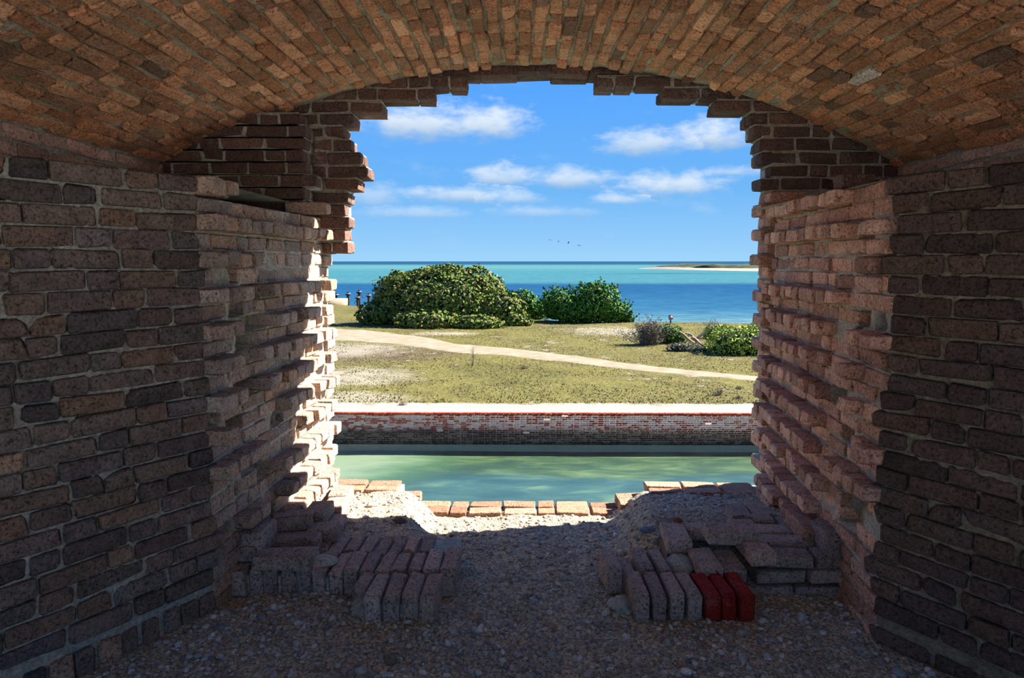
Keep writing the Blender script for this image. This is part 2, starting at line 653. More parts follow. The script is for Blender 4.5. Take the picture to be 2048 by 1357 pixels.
# splayed side walls -------------------------------------------------------
def splay_wall(name, corner, dirv, z_top, length, mat, side):
    """dirv: horizontal unit vector from the corner back towards the room"""
    d = np.array([dirv[0], dirv[1], 0.0])
    n = np.cross(EZ, d) * -side
    z0 = -0.16
    c0 = np.array([corner[0], corner[1], z0])
    V, Fq = plane_grid(c0 - n * 0.012, d * length, EZ * (z_top - 0.004 - z0), n, int(length / 0.010), int((z_top - z0) / 0.009), 0.011, 48)
    tops = []
    bx = -2.45 if side < 0 else 2.65
    a, b = c0.copy(), c0 + d * length
    a[2] = b[2] = z_top - 0.008
    top = np.array([a, b, (bx, b[1], z_top - 0.008), (bx, 4.06, z_top - 0.008), (a[0] + (-0.0 if side < 0 else 0.0), 4.06, z_top - 0.008)])
    me_v = np.concatenate([V])
    wall = link(name, fast_mesh(name, me_v, Fq, M_MORTAR if side < 0 else M_MORTAR_R, True), kind='structure')
    ledge = mesh_from('ledge', top.tolist(), [[0, 1, 2, 3, 4]], M_MORTAR)
    link('ledge', ledge, wall)
    B = Bricks(wall)
    ncs = int((z_top + 0.03) / 0.07)
    ex = d
    for j in range(ncs):
        z = z_top - 0.034 - 0.07 * j
        if z < 0.085:
            break
        u = 0.0
        hdr = (j % 2 == 1)
        u -= random.choice((0.0, 0.02)) if hdr else 0.05 * (j % 4 == 0)
        while u < length - 0.05:
            L = random.gauss(0.104, 0.007) if hdr else random.gauss(0.212, 0.010)
            c = c0 + d * (u + L / 2)
            c[2] = z
            pr = random.gauss(0.003, 0.0025)
            if hdr:
                B.add(c - n * (0.10 - pr), n, np.cross(EZ, n), EZ, mat, (0.208, L, random.gauss(0.0625, 0.0022)), 0.002, 0.012)
            else:
                B.add(c - n * (0.05 - pr), d, np.cross(EZ, d), EZ, mat, (L, 0.10, random.gauss(0.0625, 0.0022)), 0.002, 0.010)
            u += L + random.gauss(0.010, 0.003)
            hdr = not hdr if random.random() > 0.07 else hdr
    # base course: bricks on edge
    if side < 0:
        u = 0.0
        while u < length:
            L = random.gauss(0.066, 0.005)
            c = c0 + d * (u + L / 2)
            c[2] = 0.02
            B.add(c - n * 0.098, n, EZ, np.cross(n, EZ), mat, (0.208, 0.125, L), 0.004, 0.02)
            u += L + random.gauss(0.010, 0.003)
    else:
        for z in (0.016, -0.054):
            u = random.uniform(-0.05, 0)
            while u < length:
                L = random.gauss(0.21, 0.01)
                c = c0 + d * (u + L / 2)
                c[2] = z
                B.add(c - n * 0.047, d, np.cross(EZ, d), EZ, mat, (L, 0.10, 0.058), 0.003, 0.01)
                u += L + 0.013
    B.build(290)
    return wall


CL0, CL1 = np.array([-1.222, 2.67]), np.array([-1.140, 4.06])
CR0, CR1 = np.array([1.322, 2.50]), np.array([1.452, 4.06])
AL, AR = math.radians(31.5), math.radians(32.0)
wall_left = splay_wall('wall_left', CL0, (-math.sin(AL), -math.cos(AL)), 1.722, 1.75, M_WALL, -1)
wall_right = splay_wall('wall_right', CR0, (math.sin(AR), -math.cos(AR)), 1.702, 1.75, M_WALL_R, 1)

# upright course under the vault springing, left and right ---------------------
for side, xs, nm in ((-1, VX0 - VHALF, 'wall_left_springing'), (1, VX0 + VHALF, 'wall_right_springing')):
    n = np.array([-side, 0, 0.0])
    V, Fq = plane_grid((xs + side * 0.006, 0.2, 1.60), (0, 3.86, 0), (0, 0, VZS - 1.60 + 0.02), n, 300, 28, 0.006)
    wl = link(nm, fast_mesh(nm, V, Fq, M_MORTAR, True), kind='structure')
    B = Bricks(wl)
    for k in range(4):
        z = VZS - 0.032 - 0.07 * k
        y = 4.05 - 0.07 * (k % 2)
        while y > 0.9:
            L = random.gauss(0.19, 0.03)
            B.add((xs + side * 0.046, y - L / 2, z), EY, -EX, EZ, M_PINK, (L, 0.10, 0.058), 0.004, 0.012)
            y -= L + 0.014
    B.build(200)

# embrasure cheeks ---------------------------------------------------------
# rows counted from the top; for every second row the headers stand proud of the face
# values: list of (start, end) along the cheek in metres where headers project
RUN_L = {0: [(0.0, 0.27)], 2: [(0.0, 1.38)], 4: [(0.0, 0.46)], 6: [(0.0, 0.34), (0.55, 1.40)], 8: [(0.0, 0.24), (0.62, 1.40)],
         10: [(0.0, 0.26), (0.42, 1.40)], 12: [(0.0, 0.24), (0.46, 1.38)], 14: [(0.0, 0.15), (0.64, 1.38)], 16: [(0.0, 0.40), (0.95, 1.4)],
         18: [(0.28, 0.42), (0.60, 1.40)], 20: [(0.22, 0.45), (0.62, 1.40)], 22: [(0.24, 0.45), (0.55, 1.38)], 23: [(0.5, 1.35)]}
RUN_R = {0: [(0.42, 1.56)], 2: [(0.08, 0.20), (0.36, 1.56)], 4: [(0.10, 0.22), (1.38, 1.50)], 6: [(0.40, 1.56)], 8: [(0.04, 0.24), (0.42, 1.56)],
         10: [(0.05, 0.30), (0.40, 1.56)], 12: [(0.06, 0.36), (0.58, 1.56)], 14: [(0.04, 0.26), (0.62, 1.56)], 16: [(0.0, 0.46), (0.52, 1.56)],
         18: [(0.40, 1.56)], 20: [(0.52, 1.56)], 22: [(0.66, 1.56)], 23: [(0.62, 1.5)]}
HOLE_L = [(6, 0.35, 0.54), (8, 0.26, 0.60), (9, 0.30, 0.48), (10, 0.27, 0.41), (12, 0.25, 0.45), (13, 0.02, 0.10), (17, 0.28, 0.5), (14, 0.17, 0.28),
          (5, 0.26, 0.33), (18, 0.44, 0.58), (20, 0.1, 0.2), (21, 0.47, 0.6), (7, 0.25, 0.34), (15, 0.62, 0.72)]
HOLE_R = [(2, 0.0, 0.07), (2, 0.22, 0.35), (3, 0.0, 0.06), (7, 0.06, 0.14), (7, 0.2, 0.3), (12, 0.38, 0.55), (14, 0.30, 0.40), (17, 0.10, 0.42), (18, 0.15, 0.36),
          (19, 0.22, 0.40), (4, 0.0, 0.08), (9, 0.0, 0.05), (8, 0.26, 0.36)]


def cheek(name, p0, p1, side, z_top, runs, holes, mat, first_row):
    d2 = p1 - p0
    L0 = float(np.linalg.norm(d2))
    d = np.array([d2[0] / L0, d2[1] / L0, 0.0])
    n = np.cross(EZ, d) * side * 1.0
    if n[0] * side > 0:
        n = -n
    z0 = -0.20
    o = np.array([p0[0], p0[1], z0])
    hl = [(a, b, z_top - 0.07 * (j + 1) - z0 + 0.002, z_top - 0.07 * j - z0 - 0.002, 0.075) for j, a, b in holes]
    ztop_m = z_top - 0.07 * first_row - 0.006
    V, Fq = plane_grid(o - n * 0.010, d * L0, EZ * (ztop_m - z0), n, int(L0 / 0.011), int((ztop_m - z0) / 0.010), 0.012, 24, hl)
    wl = link(name, fast_mesh(name, V, Fq if side < 0 else Fq[:, ::-1], M_MORTAR_C, True), kind='structure')
    # ragged top of the broken cheek
    nu = int(L0 / 0.014)
    a = np.array([p0[0], p0[1], ztop_m - 0.003])
    Vt, Ft = plane_grid(a - n * 0.004, d * L0, -n * 0.5, EZ, nu, 36, 0.010, 18)
    link('broken_top', fast_mesh('broken_top', Vt, Ft if side > 0 else Ft[:, ::-1], M_MORTAR_C, True), wl)
    B = Bricks(wl)

    def is_hole(j, u0, u1):
        return any(j == jj and u0 < b - 0.02 and u1 > a_ + 0.02 for jj, a_, b in holes)
    for j in range(0, 26):
        z = z_top - 0.035 - 0.07 * j
        if z < -0.12:
            break
        rr = runs.get(j, [])
        u = 0.0 if j % 2 == 0 else random.choice((0.0, 0.02))
        if j < first_row:
            spans = rr
        else:
            spans = [(0, L0)]
        for s0, s1 in spans:
            u = s0
            while u < s1 - 0.03:
                inrun = any(a_ <= u + 0.04 <= b for a_, b in rr)
                if inrun:
                    L = random.gauss(0.098, 0.006)
                    proj = random.gauss(0.072, 0.006)
                    if random.random() < 0.07:
                        proj = random.uniform(0.02, 0.05)
                else:
                    L = random.gauss(0.207, 0.012) if random.random() < 0.75 else random.gauss(0.098, 0.006)
                    proj = random.gauss(0.0, 0.004)
                L = min(L, max(0.05, s1 - u + 0.01))
                if is_hole(j, u, u + L):
                    nxt = min([b for jj, a_, b in holes if jj == j and b > u] + [u + L])
                    u = max(nxt, u + 0.05)
                    continue
                c = o + d * (u + L / 2)
                c[2] = z
                if L < 0.14:
                    B.add(c + n * (proj - 0.104), n, np.cross(EZ, n), EZ, mat, (0.208, L, random.gauss(0.0595, 0.002)), 0.003, 0.016)
                else:
                    B.add(c + n * (proj - 0.050), d, np.cross(EZ, d), EZ, mat, (L, 0.10, random.gauss(0.0595, 0.002)), 0.003, 0.012)
                u += L + random.gauss(0.011, 0.003)
    return wl, B


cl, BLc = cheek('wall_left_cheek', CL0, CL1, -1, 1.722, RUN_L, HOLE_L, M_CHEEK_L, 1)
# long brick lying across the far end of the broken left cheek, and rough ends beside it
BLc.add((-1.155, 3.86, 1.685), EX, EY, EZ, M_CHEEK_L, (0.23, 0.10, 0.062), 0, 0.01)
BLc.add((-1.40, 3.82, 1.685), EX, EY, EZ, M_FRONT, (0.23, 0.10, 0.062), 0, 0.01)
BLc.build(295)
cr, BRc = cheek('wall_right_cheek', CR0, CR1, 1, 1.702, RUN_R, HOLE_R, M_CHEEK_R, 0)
BRc.add((1.42, 3.05, 1.735), EX, EY, EZ, M_FRONT, (0.14, 0.10, 0.062), 0, 0.02)
BRc.build(295)

# front wall with its broken opening ----------------------------------------
ROWS = [(163, 935, 1190), (188, 870, 1325), (213, 765, 1430), (238, 707, 1501), (264, 687, 1507), (290, 702, 1520),
        (317, 722, 1523), (344, 735, 1540), (369, 717, 1521), (395, 696, 1540), (420, 690, 1522), (445, 698, 1537),
        (470, 690, 1521), (496, 697, 1535), (521, 650, 1519), (545, 641, 1535)]
y_ = 570
k = 0
while y_ < 960:
    ROWS.append((y_, 641 + 14 * (k % 2 == 1), 1537 - 14 * (k % 2)))
    y_ += 24.4
    k += 1
YF = 4.07
front_parts = []
zrows = []
for (yp, lx, rx) in ROWS:
    zrows.append((at_y(1040, yp, YF)[2], at_y(lx, yp, YF)[0], at_y(rx, yp, YF)[0]))
front = None
pending = []
for i, (z, xl, xr) in enumerate(zrows):
    zt = (zrows[i - 1][0] + z) / 2 if i else z + 0.037
    zb = (zrows[i + 1][0] + z) / 2 if i + 1 < len(zrows) else z - 0.037
    nl, nr = (zrows[i + 1][1], zrows[i + 1][2]) if i + 1 < len(zrows) else (xl, xr)
    nl, nr = min(nl, xl) - 0.012, max(nr, xr) + 0.012
    front_parts.append(box_arrays(-2.6, nl, YF + 0.008, YF + 0.20, zb, zt))
    front_parts.append(box_arrays(nr, 2.7, YF + 0.008, YF + 0.20, zb, zt))
    if nl < xl - 0.03:
        front_parts.append(box_arrays(nl, xl - 0.014, YF + 0.012, YF + 0.19, zb + 0.014, zt))
    if nr > xr + 0.03:
        front_parts.append(box_arrays(xr + 0.014, nr, YF + 0.012, YF + 0.19, zb + 0.014, zt))
    pending.append((z, xl, xr, zt - zb))
z_hi = zrows[0][0] + 0.037
front_parts.append(box_arrays(-2.6, 2.7, YF + 0.01, YF + 0.20, z_hi + 0.02, 3.0))
front_parts.append(box_arrays(-2.6, -0.62, YF + 0.02, YF + 0.18, -7.0, -0.045))
front_parts.append(box_arrays(0.62, 2.7, YF + 0.02, YF + 0.18, -7.0, -0.045))
front_parts.append(box_arrays(-0.65, 0.65, YF + 0.02, YF + 0.18, -7.0, -0.175))
front_parts.append(box_arrays(-12, -2.6, YF + 0.02, YF + 0.18, -7.0, 3.3))
front_parts.append(box_arrays(2.7, 12, YF + 0.02, YF + 0.18, -7.0, 3.3))
V, Fq = join_arrays(front_parts)
front = link('wall_front', fast_mesh('wall_front', V, Fq, M_MORTAR_C), kind='structure')
B = Bricks(front)
for ir, (z, xl, xr, h) in enumerate(pending):
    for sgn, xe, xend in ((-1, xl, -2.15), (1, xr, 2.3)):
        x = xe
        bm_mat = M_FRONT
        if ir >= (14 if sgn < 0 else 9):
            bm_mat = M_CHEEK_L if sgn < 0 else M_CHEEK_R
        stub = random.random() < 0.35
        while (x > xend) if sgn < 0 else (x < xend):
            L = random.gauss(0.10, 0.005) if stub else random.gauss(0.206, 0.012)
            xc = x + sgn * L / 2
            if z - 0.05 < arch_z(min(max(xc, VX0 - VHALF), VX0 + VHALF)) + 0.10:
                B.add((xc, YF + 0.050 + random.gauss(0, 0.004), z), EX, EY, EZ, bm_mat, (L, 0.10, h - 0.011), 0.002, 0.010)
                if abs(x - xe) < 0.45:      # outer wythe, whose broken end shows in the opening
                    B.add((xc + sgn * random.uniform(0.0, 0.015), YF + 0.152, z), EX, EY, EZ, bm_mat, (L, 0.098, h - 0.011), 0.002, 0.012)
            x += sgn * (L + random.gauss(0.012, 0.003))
            stub = random.random() < 0.3
# broken crown above the opening: ends of the arch bricks
for k in range(5):
    x = -0.33 + 0.205 * k
    for yq in (YF + 0.05, YF + 0.155):
        B.add((x, yq, z_hi + 0.030 + (0.016 if k == 2 else 0.0) + random.uniform(-0.003, 0.005)), EX, EY, EZ, M_FRONT, (0.212, 0.104, 0.066), 0.003, 0.02)
B.build(295)

# second, nearer skin of brickwork left of the opening
YA = 3.86
parts = []
rowsA = []
for yp, lx in ((238, 600), (262, 612), (287, 611), (311, 607), (336, 612), (362, 632), (387, 610), (412, 616)):
    p = at_y(lx, yp, YA)
    rowsA.append((p[2], p[0]))
    parts.append(box_arrays(-2.4, p[0] - 0.012, YA + 0.008, 4.06, p[2] - 0.037, p[2] + 0.037))
V, Fq = join_arrays(parts)
skin = link('wall_front_inner_skin', fast_mesh('inner_skin', V, Fq, M_MORTAR), kind='structure')
B = Bricks(skin)
for (z, xe) in rowsA:
    x = xe
    stub = random.random() < 0.4
    while x > -2.0:
        L = random.gauss(0.10, 0.005) if stub else random.gauss(0.206, 0.012)
        xc = x - L / 2
        if z < arch_z(max(xc, VX0 - VHALF)) + 0.06:
            B.add((xc, YA + 0.05, z), EX, EY, EZ, M_FRONT, (L, 0.10, 0.060), 0.003, 0.012)
        x -= L + 0.012
        stub = random.random() < 0.3
B.build(100)

# sill ------------------------------------------------------------------------
sill = link('trim_sill', fast_mesh('sill', *join_arrays([box_arrays(-1.2, -0.72, 4.06, 4.24, -0.06, 0.015), box_arrays(0.84, 1.5, 4.06, 4.24, -0.06, 0.015),
            box_arrays(-0.75, 0.9, 4.06, 4.24, -0.17, -0.125)]), M_MORTAR_C), kind='structure')
B = Bricks(sill)


def run(x0, x1, z, ys, alt=False):
    x = x0
    i = 0
    while x < x1 - 0.03:
        L = random.gauss(0.205, 0.012) if not (alt and i % 3 == 1) else 0.10
        L = min(L, x1 - x)
        for y in ys:
            B.add((x + L / 2, y, z), EX, EY, EZ, M_SILL, (L, 0.10, 0.062), 0.004, 0.012)
        x += L + 0.012
        i += 1


run(-0.62, 0.60, -0.127, (4.10, 4.205), True)
run(-0.80, -0.60, -0.062, (4.09, 4.205))
run(-1.14, -0.74, 0.008, (4.10, 4.205))
run(0.59, 0.80, -0.062, (4.08, 4.19))
run(0.77, 1.46, 0.010, (4.07, 4.18))
B.build(100)

# ------------------------------------------------------------------ floor
def sst(a, b, v):
    t = np.clip((v - a) / (b - a), 0, 1)
    return t * t * (3 - 2 * t)


def floor_z(x, y):
    x, y = np.asarray(x, float), np.asarray(y, float)
    trough = -0.035 * sst(2.7, 3.4, y) - 0.075 * sst(3.3, 4.05, y)
    mound_l = 0.085 * sst(3.0, 3.25, y) - 0.055 * sst(3.3, 4.0, y)
    mound_r = 0.120 * sst(3.02, 3.3, y) - 0.085 * sst(3.4, 4.0, y)
    le = -0.40 - 0.18 * sst(3.0, 3.9, y)
    re = 0.52 + 0.12 * sst(3.0, 3.9, y)
    wl = sst(le + 0.10, le - 0.10, x)
    wr = sst(re - 0.14, re + 0.12, x)
    z = trough * (1 - wl) * (1 - wr) + mound_l * wl + mound_r * wr
    return z - 0.005


def soil_material(name, tones, fine=1.0):
    m, t = new_mat(name)
    P = t.n('ShaderNodeNewGeometry').outputs['Position']
    n1 = t.noise(P, 4.0, 5.0, 0.6)
    n2 = t.noise(P, 60.0 * fine, 5.0, 0.7)
    vor = t.n('ShaderNodeTexVoronoi', inp={'Vector': P})
    vor.inputs['Scale'].default_value = 110.0 * fine
    col = t.ramp(n1, [(0.3 + 0.4 * i / (len(tones) - 1), lin(*c)) for i, c in enumerate(tones)])
    grain = t.ramp(vor.outputs['Color'], [(0.2, (0.55, 0.55, 0.55)), (0.8, (1.35, 1.33, 1.3))])
    col = t.mix(1.0, col, grain, 'MULTIPLY')
    col = t.mix(1.0, col, t.ramp(n2, [(0.3, (0.6, 0.6, 0.6)), (0.7, (1.25, 1.25, 1.25))]), 'MULTIPLY')
    h = t.m('ADD', n2, t.m('MULTIPLY', vor.outputs['Distance'], -0.8))
    finish(t, col, 0.95, h, 0.9, 0.012, 0.2)
    return m


M_SOIL = soil_material('sandy_rubble', [(184, 170, 146), (202, 186, 158), (174, 162, 142), (194, 178, 150)])
xs = np.linspace(-2.4, 2.6, 420)
ys = np.concatenate([np.linspace(-1.6, 1.7, 40), np.linspace(1.71, 4.07, 236)])
X, Y = np.meshgrid(xs, ys, indexing='ij')
X, Y = X.ravel(), Y.ravel()
q = np.stack([X, Y, np.zeros_like(X)], 1)
Z = floor_z(X, Y) + 0.016 * fbm(q * 5, 3) + 0.011 * fbm(q * 22 + 40, 3) + 0.005 * np.abs(fbm(q * 60 + 9, 2))
floor = link('floor', fast_mesh('floor', np.stack([X, Y, Z], 1), grid_faces(len(xs), len(ys)), M_SOIL, True), kind='structure')



def floor_at(x, y):
    p = np.array([[x, y, 0.0]])
    return float(floor_z(x, y) + 0.016 * fbm(p * 5, 3)[0] + 0.011 * fbm(p * 22 + 40, 3)[0])


# gravel ---------------------------------------------------------------------
def stone_variant(seed, n=1):
    import bmesh
    bm = bmesh.new()
    bmesh.ops.create_icosphere(bm, subdivisions=n, radius=1.0)
    V = np.array([v.co[:] for v in bm.verts])
    Fq = np.array([[v.index for v in f.verts] for f in bm.faces])
    bm.free()
    r = np.random.default_rng(seed)
    V = V * (1 + 0.35 * fbm(V * 1.3 + seed * 3.1, 2))[:, None]
    V = V * r.uniform(0.6, 1.25, 3)
    return V, Fq


STONES = [stone_variant(i) for i in range(16)]


def stones_mesh(name, pts, sizes, mat, flat=0.65):
    VV, FF, off = [], [], 0
    rr = np.random.default_rng(5)
    for (x, y, z), s in zip(pts, sizes):
        V, Fq = STONES[rr.integers(len(STONES))]
        R = np.array(Euler(rr.uniform(-0.4, 0.4, 2).tolist() + [rr.uniform(0, 6.28)]).to_matrix())
        v = (V * [1.1, 0.9, flat]) @ R.T * s
        VV.append(v + [x, y, z + s * 0.22])
        FF.append(Fq + off)
        off += len(V)
    return fast_mesh(name, np.concatenate(VV), np.concatenate(FF), mat, True)


def gravel_material(name, tones):
    m, t = new_mat(name)
    g = t.n('ShaderNodeNewGeometry')
    col = t.ramp(g.outputs['Random Per Island'], [((i + 0.5) / len(tones), lin(*c)) for i, c in enumerate(tones)])
    n2 = t.noise(g.outputs['Position'], 140.0, 4.0, 0.7)
    col = t.mix(1.0, col, t.ramp(n2, [(0.3, (0.6, 0.6, 0.6)), (0.7, (1.25, 1.25, 1.25))]), 'MULTIPLY')
    finish(t, col, 0.85, n2, 0.6, 0.006, 0.25)
    return m


M_GRAVEL = gravel_material('coral_gravel', [(172, 170, 164), (214, 211, 204), (138, 138, 138), (194, 187, 174), (156, 151, 141), (226, 224, 218), (180, 166, 142), (122, 124, 126), (204, 197, 184), (160, 130, 112)])


def scatter(n, y0, y1, keep):
    x = RNG.uniform(-1.9, 1.95, n * 3)
    y = RNG.uniform(y0, y1, n * 3)
    k = keep(x, y)
    return x[k][:n], y[k][:n]


def inside_room(x, y):
    a = np.where(y < 2.67, x > -1.19 - (2.67 - y) * math.tan(AL), x > -1.12)
    b = np.where(y < 2.50, x < 1.29 + (2.50 - y) * math.tan(AR), x < 1.34 + 0.06 * (y - 2.5))
    foot_l = (x < -0.30) & (y > 2.60) & (y < 3.22) & ~((x < -0.62) & (y < 2.82))
    foot_r = (x > 0.40) & (y > 2.62) & (y < 3.05) & ~((x > 0.95) & (y < 2.82))
    return a & b & ~foot_l & ~foot_r


px_, py_ = scatter(15000, 1.95, 4.05, inside_room)
thin_ = RNG.random(len(px_)) < np.where(py_ > 3.0, 0.42, np.clip(1.15 - 0.5 * (py_ - 2.2), 0.5, 1.0) * (0.55 + 0.75 * (vnoise(np.stack([px_ * 3, py_ * 3, px_ * 0], 1)) > -0.1)))
px_, py_ = px_[thin_], py_[thin_]
sz = 0.004 + 0.0110 * RNG.random(len(px_)) ** 3.0 + 0.012 * (RNG.random(len(px_)) > 0.96) * RNG.random(len(px_))
pz_ = floor_z(px_, py_) + 0.016 * fbm(np.stack([px_, py_, px_ * 0], 1) * 5, 3) + 0.011 * fbm(np.stack([px_, py_, px_ * 0], 1) * 22 + 40, 3)
link('gravel', stones_mesh('gravel', np.stack([px_, py_, pz_], 1), sz, M_GRAVEL),
     label='loose grey and white coral gravel strewn over the sandy floor', cat='gravel', kind='stuff')

# named stones and lumps -------------------------------------------------------
M_STONE = {}


def plain_stone(name, rgb):
    m, t = new_mat(name)
    P = t.n('ShaderNodeNewGeometry').outputs['Position']
    n = t.noise(P, 60.0, 5.0, 0.7)
    col = t.mix(1.0, lin(*rgb), t.ramp(n, [(0.3, (0.6, 0.6, 0.6)), (0.7, (1.3, 1.3, 1.3))]), 'MULTIPLY')
    finish(t, col, 0.9, n, 0.9, 0.012, 0.2)
    return m


STONE_LIST = [  # name, px, py, radius, rgb, stretch, label, category
    ('stone', 1297, 1056, 0.030, (130, 142, 154), (1.3, 0.8, 0.6), 'blue grey stone on the slope left of the right brick footing', 'stone'),
    ('coral_fragment', 548, 1214, 0.017, (214, 208, 196), (0.8, 1.3, 1.0), 'white coral lump lying before the left brick footing', 'coral'),
    ('brick_fragment', 619, 1013, 0.030, (206, 116, 70), (1.1, 0.9, 0.8), 'rounded orange brick fragment at the foot of the left cheek', 'brick fragment'),
    ('stone', 780, 1318, 0.030, (134, 122, 104), (1.3, 0.9, 0.7), 'brownish stone at the bottom edge below the left footing block', 'stone'),
    ('coral_fragment', 722, 1338, 0.024, (190, 186, 178), (1.2, 0.9, 0.8), 'pale ribbed coral piece at the very bottom left of centre', 'coral'),
    ('coral_fragment', 1232, 1068, 0.016, (226, 220, 208), (0.7, 1.2, 0.8), 'small white coral stick beside the blue grey stone', 'coral'),
    ('coral_fragment', 1603, 1233, 0.020, (196, 196, 192), (1.0, 1.0, 0.8), 'white coral lump on dark gravel right of the red bricks', 'coral'),
    ('coral_fragment', 1486, 1315, 0.024, (188, 186, 182), (0.6, 1.5, 0.7), 'white finger of coral at the bottom right of centre', 'coral'),
    ('rubble_lump', 800, 1040, 0.034, (120, 106, 92), (1.2, 0.9, 0.8), 'dark rubble lump at the edge of the left mound', 'rubble'),
    ('rubble_lump', 822, 1027, 0.030, (206, 196, 178), (0.9, 1.0, 1.0), 'pale mortar lump at the corner of the sunlit left mound', 'rubble'),
    ('rubble_lump', 745, 1008, 0.030, (222, 212, 196), (1.4, 0.8, 0.7), 'white mortar lump in the middle of the sunlit left mound', 'rubble'),
    ('brick_fragment', 1355, 1040, 0.022, (150, 92, 66), (1.4, 0.8, 0.7), 'reddish brick chip on the right mound', 'brick fragment'),
    ('rubble_lump', 695, 990, 0.026, (214, 200, 176), (1.3, 0.9, 0.8), 'cream mortar lump near the left sill bricks', 'rubble'),
]
for k, (nm, x, y, r, rgb, st, lab, cat) in enumerate(STONE_LIST):
    p = at_z(x, y, 0.0)
    for _ in range(6):
        p = at_z(x, y, floor_at(p[0], p[1]) + r * 0.5)
    V, Fq = stone_variant(50 + k, 2)
    V = V * np.array(st) * r
    V += 0.12 * r * fbm(V / r * 3.0, 2)[:, None]
    o = link(nm, fast_mesh(nm, V, Fq, plain_stone('stone_%d' % k, rgb), True), label=lab, cat=cat)
    o.location = (p[0], p[1], floor_at(p[0], p[1]) + r * st[2] * 0.35)
    o.rotation_euler = (0, 0, k * 1.3)

# mortar slab left of the right footing block
p = at_z(1245, 1215, 0.0)
V, Fq = stone_variant(91, 3)
V = V * np.array([0.07, 0.055, 0.022])
V += (0.006 * fbm(V * 60, 3))[:, None]
o = link('mortar_slab', fast_mesh('mortar_slab', V, Fq, M_MORTAR, True), label='flat grey mortar slab leaning against the right footing block', cat='mortar')
o.location = (p[0], p[1], floor_at(p[0], p[1]) + 0.012)

# ------------------------------------------------------------------ low brick footings
fl = empty('brick_footing', (-0.75, 2.9, 0), 'low broken brick footing of bricks on edge at the left of the floor', 'brickwork')
B = Bricks(fl, (-0.75, 2.9, 0))


def on_edge(B, x, y, z, mat, L=0.208, tilt=0.0, wdt=0.062, hgt=0.102, rot=0.014, **kw):
    ex = np.array([math.sin(tilt), math.cos(tilt), 0.0])
    ez = np.array([math.cos(tilt), -math.sin(tilt), 0.0])
    B.add((x, y, z), ex, np.cross(ez, ex), ez, mat, (L, hgt, wdt), 0.004, rot, **kw)


def flat(B, x, y, z, mat, L=0.208, wdt=0.10, h=0.060, rotz=0.0, rot=0.015, tilt=0.0, **kw):
    ex = np.array([math.cos(rotz), math.sin(rotz), 0.0])
    R = np.array(Matrix.Rotation(tilt, 3, Vector(ex)))
    B.add((x, y, z), ex, R @ np.cross(EZ, ex), R @ EZ, mat, (L, wdt, h), 0.003, rot, **kw)


for k in range(10):                                   # main row
    on_edge(B, -1.185 + 0.0675 * k, 2.915 + random.uniform(-0.008, 0.008), 0.045, M_FOOT, hgt=0.115)
for k in range(3):
    on_edge(B, -0.515 + 0.066 * k, 2.925, 0.052, M_FOOT, 0.19, 0.02)
on_edge(B, -0.372, 2.935, 0.060, M_FOOT, 0.215, 0.03, 0.066)
on_edge(B, -0.300, 2.945, 0.056, M_FOOT, 0.215, 0.04, 0.066)
for k in range(4):                                    # block standing forward
    on_edge(B, -0.572 + 0.0725 * k, 2.695, 0.040, M_FOOT, 0.215, 0.015, 0.066, 0.130)
on_edge(B, -0.642, 2.745, 0.040, M_FOOT, 0.15, 0.05, 0.060, 0.115)
for k in range(9):                                    # second row behind
    on_edge(B, -0.98 + 0.0685 * k, 3.145 + random.uniform(-0.015, 0.01), 0.038 + 0.004 * (k > 6), M_FOOT, 0.205, 0.03)
Vb, Fb = join_arrays([box_arrays(-1.22, -0.28, 2.83, 3.24, -0.08, 0.068), box_arrays(-0.66, -0.34, 2.61, 2.80, -0.08, 0.060)])
child('mortar_bed', fast_mesh('mortar_bed', Vb, Fb, M_MORTAR_C), fl, kind='stuff')
# steps of flat bricks climbing to the cheek
flat(B, -1.01, 2.885, 0.131, M_FOOT, 0.25, 0.13, 0.066)
flat(B, -1.165, 2.99, 0.165, M_FOOT, 0.11, 0.20, 0.13)
flat(B, -1.02, 3.05, 0.125, M_FOOT, 0.22, 0.11, 0.066, 0.05)
flat(B, -0.93, 3.19, 0.120, M_FOOT, 0.15, 0.12, 0.07, 0.1)
flat(B, -1.08, 3.20, 0.175, M_FOOT, 0.19, 0.11, 0.07, 0.3)
flat(B, -1.00, 3.36, 0.150, M_FOOT, 0.11, 0.20, 0.07)
flat(B, -0.96, 3.36, 0.085, M_FOOT, 0.16, 0.20, 0.07)
flat(B, -0.98, 3.58, 0.10, M_CHEEK_L, 0.11, 0.19, 0.07)
flat(B, -1.00, 3.80, 0.09, M_CHEEK_L, 0.11, 0.19, 0.07)
B.build(200)
Vm, Fm = stone_variant(33, 3)
Vm = Vm * np.array([0.075, 0.05, 0.020]) + np.array([-0.86, 2.90, 0.108])
Vm[:, 2] += 0.005 * fbm(Vm * 50, 3)
child('mortar_lump', fast_mesh('mortar_lump', Vm, Fm, M_MORTAR_C, True), fl)

